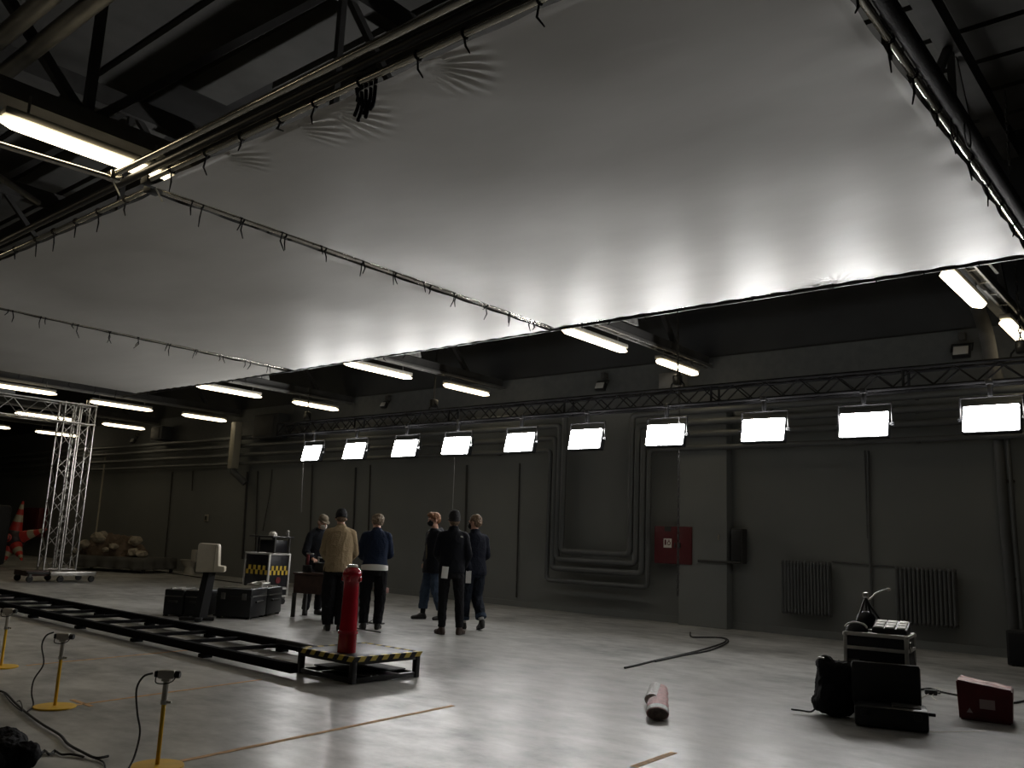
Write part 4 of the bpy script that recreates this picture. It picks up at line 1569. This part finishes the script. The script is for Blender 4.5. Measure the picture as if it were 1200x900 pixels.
MB().tube(smoothpath([(0, 0, .30), (.04, 0, .29), (.09, 0, .34), (.15, 0, .37), (.2, 0, .385)], 6), .008, 8).build('gooseneck', 'alu', k)
MB().ball((.205, 0, .385), (.022, .016, .014), 2).build('tip', 'keys', k)
MB().cyl((0, 0, .28), (.12, .02, .10), .011, n=8).build('strut', 'black_paint', k)
k = thing('small_monitor', 'small black monitor leaning between the keypad and the rig', 'monitor', onfl(.02, .07), math.radians(8))
MB().box((0, 0, .05), (.16, .02, .10), bev=.006, rot=Matrix.Rotation(math.radians(-50), 4, 'X')).build('screen', 'tv', k)
MB().box((0, .04, .008), (.12, .12, .016), bev=.004).build('base', 'black_plastic', k)
o = blob('cable_heap', [('b', (0, 0, .04), (.07, .07, .04)), ('b', (-.05, .02, .03), (.06, .05, .035))], 'black_cloth', 5, .012, 16., .008)
o.location = onfl(-.2, .08, .706)
tag(o, 'dark heap of cable on the flight case\'s outer corner', 'cable heap')
# big dark case in front: open lid standing up
t = thing('open_case', 'open low black case whose tall lid stands up before the flight case', 'open case', V((-2.42, 7.93, 0)), math.radians(18))
w, d_, h = .56, .36, .17
MB().box((0, 0, h/2+.005), (w, d_, h-.01), bev=.02).build('tray', 'black_plastic', t)
MB().box((-.03, d_/2-.03, h+.15), (w*.98, .09, .34), bev=.03, rot=Matrix.Rotation(math.radians(-6), 4, 'X')).build('lid', 'black_matte', t)
for sx in (-.2, .2):
    MB().box((sx, -d_/2-.008, h*.7), (.06, .02, .05), bev=.005).build('latch', 'black_paint', t)
MB().box((w/2-.06, -d_/2+.01, h*.8), (.06, .012, .02)).build('metal_tab', 'alu', t)
MB().box((w/2+.03, -.02, h*.75), (.06, .02, .025), bev=.005).build('strap_end', 'black_cloth', t)
MB().box((.12, 0, h+.004), (.22, .2, .012), bev=.004).build('foam', 'steel_dark', t)
# black backpack left
o = blob('black_backpack', [('x', (0, 0, .24), (.30, .20, .44), .06), ('b', (-.08, 0, .42), (.08, .08, .07)), ('b', (-.02, -.08, .15), (.14, .08, .14)), ('b', (-.13, 0, .09), (.05, .07, .07)), ('b', (0, 0, .08), (.18, .12, .08))], 'black_cloth', 3, .018, 8., .01)
bkp = V((-2.93, 8.0, -.0))
o.location = bkp+V((0, 0, .005))
o.rotation_euler = (0, math.radians(4), math.radians(30))
tag(o, 'black backpack leaning against the flight case stack', 'backpack')
MB().tube(smoothpath([(-.16, -.06, .04), (-.2, -.08, .012), (-.28, -.05, .006), (-.36, -.06, .006)], 4), .008, 6).build('strap', 'black_cloth', o)
MB().box((-.13, -.05, .475), (.05, .03, .015), bev=.005).build('buckle', 'alu', o)
# red box
rp0, rp1 = G(1128, 846), G(1183, 851)
t = thing('red_carton', 'dark red box with a pale creased top and small label, on the floor', 'box', V((-1.93, 9.02, 0)), math.radians(9))
w, d_, h = .44, .36, .335
bm = bmesh.new()
bmesh.ops.create_cube(bm, size=1)
for v in bm.verts:
    f_ = 1.0 if v.co.z > 0 else .93
    v.co = V((v.co.x*w*f_, v.co.y*d_*f_, (v.co.z+.5)*(h-(.05 if v.co.x > 0 and v.co.z > 0 else 0))))
bmesh.ops.bevel(bm, geom=bm.edges[:], offset=.012, segments=2, affect='EDGES')
m_ = MB()
m_._add(bm)
m_.build('body', 'card_red', t)
mt = MB()
g = bmesh.new()
bmesh.ops.create_grid(g, x_segments=24, y_segments=20, size=.5)
for v in g.verts:
    x, y = v.co.x, v.co.y
    v.co = V((x*w*.93, y*d_*.9, h-.004-.05*(x+.5)+.012*noise.noise(V((x*5, y*5, 2)))+.008))
mt._add(g)
mt.build('creased_top', 'card_top', t)
MB().box((.02, -d_/2+.004, h*.45), (.12, .004, .08), rot=None).build('label_sticker', 'label_dim', t)
MB().prism([(-.025, 0), (.025, 0), (0, .04)], 0, .004, mtx=Matrix.Translation((-.12, -d_/2+.006, h*.2)) @ Matrix.Rotation(PI/2, 4, 'X')).build('warning_mark', 'label_dim', t)
cable('floor_cable', 'black cable from behind the equipment stack to the red box', [G(x, y, .012) for x, y in [(1078, 808), (1090, 807), (1104, 811), (1124, 815)]], .01)
cable('floor_cable', 'black cable leaving the red box to the picture\'s right edge', [G(x, y, .012) for x, y in [(1181, 824), (1192, 823), (1206, 820)]], .01)
cable('floor_cable', 'thin pale cable tangle on the floor beside the equipment stack', [G(x, y, .008) for x, y in [(1079, 818), (1090, 812), (1096, 806), (1104, 809), (1092, 815), (1098, 821)]], .004, 'tape_pale')
pp = G(1091, 814)
t = thing('power_adapter', 'small black power adapter amid the cables by the equipment stack', 'adapter', pp, .4)
MB().box((0, 0, .025), (.12, .06, .05), bev=.01).build('body', 'black_plastic', t)
MB().cyl((.06, 0, .02), (.09, 0, .02), .008).build('plug', 'rubber', t)

# ================================================================== PEOPLE


def rotx(p, a, piv):
    return Matrix.Rotation(a, 3, 'X') @ (V(p)-V(piv))+V(piv)


def hand_prims(b, wrist, d, pn, side, curl=.5, s=1.):
    """wrist point, d: direction wrist->fingers, pn: palm normal (palm faces pn), side=+1 right/-1 left"""
    d = V(d).normalized()
    pn = (V(pn)-d*V(pn).dot(d)).normalized()
    lat = d.cross(pn).normalized()*side     # towards the thumb
    w = V(wrist)
    # palm
    for k in range(4):
        o_ = (-.030+.020*k)*s
        b.rc(w+d*.012*s+lat*o_*.6, .015*s, w+d*.085*s+lat*o_*1.05, .0125*s)
    Ln = (.062, .078, .084, .074)
    for k in range(4):
        o_ = (-.033+.0225*k)*s
        p = w+d*.088*s+lat*o_
        L_ = Ln[k]*s
        dd = (d+lat*(o_*2.2)).normalized()
        a = curl*.55
        r = .0092*s
        for j in range(3):
            q = Quaternion(lat*side*0+d.cross(pn).normalized(), -a*(j+.6)) if False else None
            ang_ = a*(j+.6)
            dj = (dd*math.cos(ang_)+pn*math.sin(ang_)).normalized()
            p2 = p+dj*L_*(.42, .32, .26)[j]
            b.rc(p, r, p2, r*.9)
            p, r = p2, r*.9
    # thumb from the side of the palm
    p = w+d*.03*s+lat*.032*s
    p2 = p+(d*.55+lat*.75+pn*.3).normalized()*.04*s
    b.rc(p, .0145*s, p2, .0115*s)
    p3 = p2+(d*.85+lat*.25+pn*.4).normalized()*.034*s
    b.rc(p2, .0115*s, p3, .0095*s)
    p4 = p3+(d*.9+pn*.4).normalized()*.025*s
    b.rc(p3, .0095*s, p4, .008*s)


def person(label, loc, face, H, P, O):
    t = thing('person', label, 'person', loc, math.radians(face))
    s = H/1.76
    lean = math.radians(P.get('lean', 0))
    piv = V((0, 0, .95))

    def U(p):
        p = V(p)
        return (rotx(p, -lean, piv) if p.z > .95 else p)*s+V(P.get('sway', (0, 0, 0)))
    hd_y, hd_p, hd_r = [math.radians(a) for a in P.get('head', (0, 0, 0))]
    nb = V((0, -.005, 1.50))
    HR = Matrix.Rotation(hd_y, 3, 'Z') @ Matrix.Rotation(-hd_p, 3, 'X') @ Matrix.Rotation(hd_r, 3, 'Y')

    def HD(p):
        return U(HR @ (V(p)-nb)+nb)

    def Hrot():
        return Matrix.Rotation(-lean, 3, 'X') @ HR
    arms = {}
    for sd, kk in ((1, 'rarm'), (-1, 'larm')):
        a = P[kk]
        arms[sd] = (U((.185*sd, -.005, 1.425)), V(a[0])*s+V(P.get('sway', (0, 0, 0))), V(a[1])*s+V(P.get('sway', (0, 0, 0))), a[2], a[3], a[4])
    legs = {}
    for sd, kk in ((1, 'rleg'), (-1, 'lleg')):
        a = P[kk]
        legs[sd] = (V((.09*sd, 0, .93))*s+V(P.get('sway', (0, 0, 0))), V(a[0])*s, V(a[1])*s, V(a[2]).normalized(), a[3] if len(a) > 3 else 0)
    # ---- body
    b = MB()
    tors = [(.84, .15, .10, 0), (.93, .168, .112, 0), (1.02, .150, .105, .0), (1.10, .142, .100, .005), (1.22, .160, .112, .005), (1.34, .180, .115, 0), (1.42, .170, .095, -.005), (1.47, .10, .07, -.01)]

    def sec(z, rx, ry, oy):
        c = U((0, oy, z))
        ay = (Matrix.Rotation(-lean, 3, 'X') @ V((0, ry, 0)) if z > .95 else V((0, ry, 0)))
        return (c, V((rx*s, 0, 0)), ay*s)
    b.loft([sec(*q) for q in tors], 24)
    b.rc(U((0, -.01, 1.44)), .062*s, HD((0, .0, 1.56)), .056*s)
    for sd in (1, -1):
        sh, el, wr, hdv, pn, cu = arms[sd]
        b.rc(sh+V((-.03*sd, 0, -.045)), .048*s, el, .040*s)
        b.rc(el, .043*s, wr, .028*s)
        hand_prims(b, wr, hdv, pn, sd, cu, s)
        hp, kn, an, td, pitch = legs[sd]
        b.rc(hp, .085*s, kn, .058*s)
        b.rc(kn, .056*s, an, .038*s)
        b.rc(an, .034*s, an+td*.13*s+V((0, 0, -.055*s-pitch)), .018*s)
    # head with face
    R3 = Hrot()
    b.ball(HD((0, -.012, 1.655)), (.076*s, .095*s, .102*s), 3, rot=R3)
    b.ball(HD((0, .025, 1.605)), (.060*s, .068*s, .075*s), 3, rot=R3)
    b.ball(HD((0, .055, 1.565)), (.034*s, .035*s, .026*s), 2, rot=R3)       # chin
    b.rc(HD((0, .086, 1.655)), .011*s, HD((0, .106, 1.617)), .015*s)         # nose
    b.rc(HD((-.035, .080, 1.674)), .012*s, HD((.035, .080, 1.674)), .012*s)  # brow
    b.rc(HD((-.018, .088, 1.588)), .007*s, HD((.018, .088, 1.588)), .007*s)  # lips
    for sd in (1, -1):
        b.ball(HD((.078*sd, -.008, 1.637)), (.012*s, .022*s, .033*s), 2, rot=R3)
    body = voxel(b, .0058, 0, 1, 0, 'body', 'skin', t, 2)
    if O.get('face', True):
        for sd in (1, -1):
            MB().ball(HD((.031*sd, .084, 1.652)), (.012*s, .008*s, .007*s), 2, rot=R3).build('eye', 'eye', t)
    # ---- trousers
    tr = O['trousers']
    b = MB()
    off = tr.get('off', .012)
    b.loft([sec(.80, .155+off, .115+off, 0), sec(.88, .170+off*.6, .122+off*.6, 0), sec(.95, .162, .116, 0), sec(1.02, .150, .106, 0)], 24)
    for sd in (1, -1):
        hp, kn, an, td, pitch = legs[sd]
        rt_, rk, rh = tr.get('r', (.095, .072, .06))
        hem = an.lerp(kn, tr.get('hem', .02))
        b.rc(hp+V((0, 0, -.03)), rt_*s, kn, rk*s)
        b.cyl(kn, hem, rk*s, rh*s, n=18)
        b.ball(kn, rk*s, 2)
    voxel(b, .0095, tr.get('amp', .010), 9., P.get('seed', 1), 'trousers', tr['m'], t, 2)
    if tr.get('cuff'):
        for sd in (1, -1):
            hp, kn, an, td, pitch = legs[sd]
            hem = an.lerp(kn, tr.get('hem', .02))
            dv = (kn-hem).normalized()
            MB().cyl(hem-dv*.005, hem+dv*.05, tr['r'][2]*s+.010, n=22, bev=.004).build('trouser_cuff', tr['cuff'], t)
    O.setdefault('socks', 'black_cloth')
    if O.get('socks'):
        for sd in (1, -1):
            hp, kn, an, td, pitch = legs[sd]
            MB().cyl(an+V((0, 0, -.01)), an.lerp(kn, .3), .042*s, .046*s, n=16).build('sock', O['socks'], t)
    # ---- top garment
    tp = O['top']
    b = MB()
    off = tp.get('off', .022)
    hz = tp.get('hem', .86)
    ts = [(hz, .172, .118, 0), (hz+.05, .176, .122, 0), (1.0, .166, .116, 0), (1.10, .160, .112, .004), (1.22, .168, .115, .004), (1.34, .170, .112, 0), (1.40, .158, .098, -.004), (1.44, .125, .082, -.008), (1.475, .075, .066, -.012), (1.50, .05, .052, -.01)]
    fl_ = tp.get('flare', 0)
    b.loft([sec(z, rx+off+(fl_ if z < .95 else fl_*.4 if z < 1.05 else 0), ry+off*.9+(fl_*.7 if z < .95 else 0), oy) for z, rx, ry, oy in ts], 28)
    for sd in (1, -1):
        sh, el, wr, hdv, pn, cu = arms[sd]
        ru, re_, rc2 = tp.get('r', (.075, .062, .048))
        sh2 = sh+V((-.018*sd, 0, -.030))
        b.rc(sh2, ru*s, el, re_*s)
        ce = el.lerp(wr, .96)
        b.cyl(el, ce, re_*s, rc2*s, n=18)
        b.rc(sh2+V((0, 0, .004)), ru*.98*s, U((.07*sd, -.01, 1.43)), .062*s)
    if tp.get('collar'):
        for a in range(16):
            an_ = a*2*PI/16
            b.ball(HD((0, -.004, 1.5))+V((.064*math.cos(an_), .060*math.sin(an_), -.008+.014*math.sin(-an_)))*s, tp['collar'], 2)
            b.ball(HD((0, -.004, 1.53))+V((.060*math.cos(an_), .058*math.sin(an_), -.008+.014*math.sin(-an_)))*s, tp['collar']*.85, 2)
    if tp.get('hood'):
        b.ball(U((0, -.10, 1.45)), (.11*s, .06*s, .075*s), 3)
        b.ball(U((-.09, -.06, 1.46)), (.055*s, .06*s, .045*s), 2)
        b.ball(U((.09, -.06, 1.46)), (.055*s, .06*s, .045*s), 2)
    tob = voxel(b, .0095, tp.get('amp', .012), 6.0, P.get('seed', 1)+5, tp.get('name', 'sweater'), tp['m'], t, 5)
    if tp.get('shirt_hem'):
        b = MB()
        b.loft([sec(hz-.035, .185+off, .130+off, 0), sec(hz+.03, .183+off, .128+off, 0)], 28)
        b.build('shirt_hem', tp['shirt_hem'], t)
    if tp.get('open_shirt'):
        b = MB()
        b.loft([(U((0, .085, .95)), V((.06, 0, 0))*s, V((0, .065, 0))*s), (U((0, .09, 1.2)), V((.055, 0, 0))*s, V((0, .065, 0))*s), (U((0, .055, 1.44)), V((.05, 0, 0))*s, V((0, .06, 0))*s)], 16)
        b.build('shirt_front', tp['open_shirt'], t)
    # ---- shoes
    for sd in (1, -1):
        hp, kn, an, td, pitch = legs[sd]
        b = MB()
        dn = V((0, 0, -1))
        lat = V((td.y, -td.x, 0)).normalized()
        heel = an+V((0, 0, -.055*s))-td*.035*s
        toe = an+td*.175*s+V((0, 0, -.058*s))
        if pitch:
            toe = toe+V((0, 0, -pitch))
        b.rc(an+V((0, 0, .0)), .047*s, heel, .040*s)
        b.rc(heel, .038*s, heel.lerp(toe, .5)+V((0, 0, .008)), .040*s)
        b.rc(heel.lerp(toe, .5)+V((0, 0, .006)), .044*s, toe, .033*s)
        b.rc(an+V((0, 0, -.005)), .044*s, heel.lerp(toe, .62)+V((0, 0, .006)), .038*s)
        sh_ = voxel(b, .007, 0, 1, 0, 'shoe', O['shoes'], t, 2)
        u_ = (toe-heel).normalized()
        nn = lat.cross(u_).normalized()
        if nn.z < 0:
            nn = -nn
        c0, c1 = heel-nn*.030*s-u_*.02, toe-nn*.026*s+u_*.02
        sb = MB()
        secs_ = []
        for f_, wd in ((0, .022), (.05, .034), (.3, .037), (.55, .042), (.8, .042), (.95, .028), (1., .014)):
            secs_.append((c0.lerp(c1, f_), lat*wd*s, nn*.013*s))
        sb.loft(secs_, 12)
        sb.build('sole', O.get('sole', 'rubber'), sh_)
    # ---- head wear
    hk = O.get('headwear')
    if hk == 'beanie':
        b = MB()
        b.ball(HD((0, -.016, 1.690)), (.087*s, .104*s, .095*s), 3, rot=R3)
        b.ball(HD((0, -.03, 1.66)), (.086*s, .098*s, .080*s), 3, rot=R3)
        b.ball(HD((0, -.02, 1.728)), (.078*s, .092*s, .062*s), 3, rot=R3)
        voxel(b, .007, .004, 22, 3, 'beanie', 'beanie', t, 2)
        cf = [HD((.081*math.cos(a), -.020+.096*math.sin(a), 1.660-.022*(1-math.sin(a)))) for a in [i*PI/14 for i in range(28)]]
        MB().tube(cf, .013*s, 8, closed=True).build('beanie_cuff', 'beanie', t)
        if O.get('hair'):
            b = MB()
            b.ball(HD((0, -.05, 1.60)), (.072*s, .058*s, .05*s), 3, rot=R3)
            voxel(b, .007, .006, 30, 2, 'hair', O['hair'], t, 1)
    elif hk == 'cap':
        b = MB()
        b.ball(HD((0, -.016, 1.70)), (.086*s, .102*s, .075*s), 3, rot=R3)
        b.ball(HD((0, -.02, 1.74)), (.083*s, .095*s, .045*s), 3, rot=R3)
        voxel(b, .007, .003, 20, 3, 'cap', 'cap_cloth', t, 2)
        MB().loft([(HD((0, .06, 1.700)), R3 @ V((.075, 0, 0)), R3 @ V((0, .075, -.012))), (HD((0, .062, 1.708)), R3 @ V((.073, 0, 0)), R3 @ V((0, .073, -.012)))], 22).build('cap_peak', 'cap_cloth', t)
        if O.get('hair'):
            b = MB()
            b.ball(HD((0, -.045, 1.62)), (.080*s, .062*s, .055*s), 3, rot=R3)
            voxel(b, .007, .006, 30, 2, 'hair', O['hair'], t, 1)
    elif hk == 'hair':
        b = MB()
        vol = O.get('hairvol', 1.0)
        b.ball(HD((0, -.022, 1.690)), (.086*s*vol, .098*s*vol, .086*s), 3, rot=R3)
        b.ball(HD((0, -.048, 1.652)), (.083*s*vol, .073*s*vol, .085*s), 3, rot=R3)
        if O.get('quiff'):
            b.ball(HD((0.0, .045, 1.738)), (.075*s, .055*s, .036*s), 3, rot=R3)
            b.ball(HD((.04, .02, 1.75)), (.045*s, .055*s, .03*s), 3, rot=R3)
        voxel(b, .007, .012, 26, P.get('seed', 1), 'hair', O['hair'], t, 1)
    if O.get('mask'):
        b = MB()
        b.ball(HD((0, .052, 1.600)), (.061*s, .066*s, .058*s), 3, rot=R3)
        b.ball(HD((0, .095, 1.602)), (.026*s, .03*s, .034*s), 3, rot=R3)
        mk = voxel(b, .007, .0015, 20, 1, 'face_mask', O['mask'], t, 1)
        for sd in (1, -1):
            MB().tube([HD((.052*sd, .06, 1.62)), HD((.082*sd, .02, 1.645)), HD((.088*sd, -.015, 1.65))], .003, 5).build('ear_loop', O['mask'], mk)
    return t, U, HD, s, R3


def mid(x1, y1, x2, y2):
    return (G(x1, y1)+G(x2, y2))/2


AWAY = 50.0
# pose pieces: arm = (elbow, wrist, hand dir, palm normal, curl); leg = (knee, ankle, toe dir, toe drop)
# beige sweater, back to us, leaning over the table
person('person in a beige sweater and black beanie seen from behind at the table', mid(384, 738, 397, 741), AWAY+2, 1.76,
       dict(lean=9, head=(4, 22, 0), seed=1, rarm=((.225, .10, 1.12), (.17, .34, 1.02), (-.2, 1, -.1), (0, 0, -1), .7), larm=((-.225, .10, 1.12), (-.16, .34, 1.02), (.2, 1, -.1), (0, 0, -1), .7),
            rleg=((.10, .03, .50), (.085, -.02, .085), (.15, 1, 0)), lleg=((-.10, .03, .50), (-.085, .02, .085), (-.15, 1, 0))),
       dict(trousers=dict(m='trouser_black', r=(.115, .105, .075), amp=.016, off=.02), top=dict(m='beige_cloth', name='sweater', hem=.84, off=.032, r=(.074, .066, .05), amp=0.0099, collar=.018), shoes='shoe_black', sole='sole', headwear='beanie', hair='hair_brown', face=True))
person('person in a navy sweater with a white shirt hem, seen from behind', mid(424, 737, 444, 738), AWAY, 1.73,
       dict(lean=10, head=(14, 24, 6), seed=2, rarm=((.225, .12, 1.13), (.10, .30, 1.06), (-.6, 1, 0), (0, 0, -1), .7), larm=((-.235, .08, 1.13), (-.17, .34, 1.05), (.3, 1, -.1), (0, 0, -1), .7),
            rleg=((.115, .04, .50), (.10, .0, .085), (.25, 1, 0)), lleg=((-.115, .03, .50), (-.11, -.02, .085), (-.2, 1, 0))),
       dict(trousers=dict(m='trouser_black', r=(.105, .088, .066), amp=.014, off=.015), top=dict(m='navy_cloth', name='sweater', hem=.92, off=.024, r=(.074, .066, .05), amp=0.0099, collar=.02, shirt_hem='paper'), shoes='shoe_black', sole='sole', headwear='hair', hair='hair_grey', hairvol=1.12))
person('person in a peaked cap and dark hoodie facing us behind the table', V((-12.50, 9.68, 0)), AWAY+205, 1.70,
       dict(lean=8, head=(12, 20, 0), seed=3, rarm=((.25, .08, 1.10), (.20, .32, .98), (-.1, 1, -.2), (0, 0, -1), .8), larm=((-.25, .08, 1.10), (-.14, .32, 1.0), (.1, 1, -.2), (0, 0, -1), .8),
            rleg=((.12, .05, .50), (.14, .02, .085), (.35, 1, 0)), lleg=((-.10, .04, .50), (-.10, -.02, .085), (-.2, 1, 0))),
       dict(trousers=dict(m='trouser_black', r=(.095, .078, .062), amp=.012), top=dict(m='hood_cloth', name='hoodie', hem=.86, off=.024, r=(.072, .063, .05), amp=0.0088, hood=True, collar=.02), shoes='shoe_black', headwear='cap', hair='hair_grey', mask='mask_pale'))
person('person with auburn hair, black mask, open dark jacket and blue jeans', mid(497, 727, 512, 725), 163, 1.82,
       dict(lean=2, head=(-6, 8, 0), seed=4, rarm=((.245, -.02, 1.14), (.19, .06, .93), (-.1, .1, -1), (-1, 0, 0), .5), larm=((-.245, -.04, 1.14), (-.165, -.02, .90), (.1, -.1, -1), (1, 0, 0), .5),
            rleg=((.10, .08, .50), (.11, .10, .085), (.1, 1, 0)), lleg=((-.10, .0, .50), (-.12, -.16, .085), (-.1, 1, 0))),
       dict(trousers=dict(m='denim', r=(.10, .082, .072), hem=.22, amp=.014, off=.012), top=dict(m='jacket_black', name='jacket', hem=.76, off=.032, flare=.03, r=(.074, .066, .056), amp=0.0077, hood=True, open_shirt='olive_cloth'), shoes='shoe_black', headwear='hair', hair='hair_red', quiff=True, mask='black_cloth', socks='black_cloth'))
t5, U5, HD5, s5, R5 = person('person in a black beanie and black jacket with a paper in the back pocket', mid(514, 745, 536, 742), 47, 1.79,
       dict(lean=1, head=(8, 3, 0), seed=5, rarm=((.235, -.02, 1.14), (.185, .14, .96), (-.4, 1, -.2), (0, 0, -1), .6), larm=((-.225, .08, 1.15), (-.16, .28, 1.05), (.5, 1, 0), (0, 0, -1), .6),
            rleg=((.135, .03, .50), (.155, -.01, .085), (.45, 1, 0)), lleg=((-.105, .02, .50), (-.10, -.02, .085), (-.45, 1, 0))),
       dict(trousers=dict(m='trouser_black', r=(.098, .07, .054), hem=.05, amp=.010), top=dict(m='jacket_black', name='jacket', hem=.87, off=.022, r=(.070, .061, .05), amp=0.0066, collar=.024), shoes='shoe_brown', sole='rubber', headwear='beanie', hair='hair_brown', face=True))
MB().box(U5((-.105, -.172, .88)), (.095, .012, .17), bev=.002, rot=Matrix.Rotation(math.radians(4), 4, 'Y')).build('pocket_paper', 'paper', t5)
b = MB()
for k_ in range(3):
    pts_ = [U5((.10+(.012+.011*k_)*math.sin(a), -.136+.006*math.cos(a), 1.385+(.006+.006*k_)*math.cos(a))) for a in [i*PI/16 for i in range(9)]]
    b.tube(pts_, .003, 5)
b.build('chest_emblem', 'white_mark', t5)
P6 = mid(543, 741, 560, 735)
W6 = lerp_cable(P6, [(550, 668)])[0]-V((fw.x, fw.y, 0)).normalized()*.14
LW6 = (Matrix.Rotation(math.radians(-66), 3, 'Z') @ (W6-P6))/(1.77/1.76)
LE6 = (V((-.185, -.005, 1.38))+LW6)/2+V((-.07, -.06, -.03))
t6, U6, HD6, s6, R6 = person('person in a navy jacket and mask holding a sheet of paper, mid-step', mid(543, 741, 560, 735), 66, 1.77,
       dict(lean=2, head=(38, 4, 0), seed=6, rarm=((.225, .02, 1.14), (.10, .24, 1.0), (-.5, 1, 0), (0, 0, -1), .6), larm=(LE6, LW6, (0, .35, -1), (1, 0, 0), .9),
            rleg=((.10, .06, .50), (.11, -.16, .135), (.1, 1, 0), .045), lleg=((-.09, .06, .50), (-.09, .10, .085), (-.1, 1, 0))),
       dict(trousers=dict(m='denim_dark', r=(.105, .088, .078), hem=.16, amp=.013, off=.012, cuff='denim'), top=dict(m='jacket_navy', name='jacket', hem=.83, off=.026, flare=.012, r=(.072, .063, .053), amp=0.0072, collar=.022), shoes='shoe_black', headwear='hair', hair='hair_brown', mask='black_cloth', socks='sock'))
# paper held in the walking person's hand
pm = Matrix.Translation(t6.location) @ Matrix.Rotation(math.radians(66), 4, 'Z')
o = tag(MB().box((0, 0, 0), (.085, .004, .19), rot=Matrix.Rotation(math.radians(-23), 4, 'Z')).build('paper_sheet', 'paper', smooth=False), 'white sheet of paper in the hand of the walking person', 'paper')
o.matrix_world = pm @ Matrix.Translation((LW6+V((-.02, -.04, -.10)))*s6)

# ================================================================== LIGHT / VIEW
w = bpy.data.worlds.new('world')
SC.world = w
w.use_nodes = True
w.node_tree.nodes['Background'].inputs[0].default_value = (.5, .5, .45, 1)
w.node_tree.nodes['Background'].inputs[1].default_value = .0
vs = SC.view_settings
vs.view_transform = 'Standard'
vs.look = 'None'
vs.gamma = 1
vs.use_curve_mapping = False
vs.exposure = 0.0
SC.cycles.use_adaptive_sampling = False
SC.cycles.max_bounces = 8
SC.cycles.diffuse_bounces = 5
SC.cycles.glossy_bounces = 4
SC.cycles.sample_clamp_indirect = 6
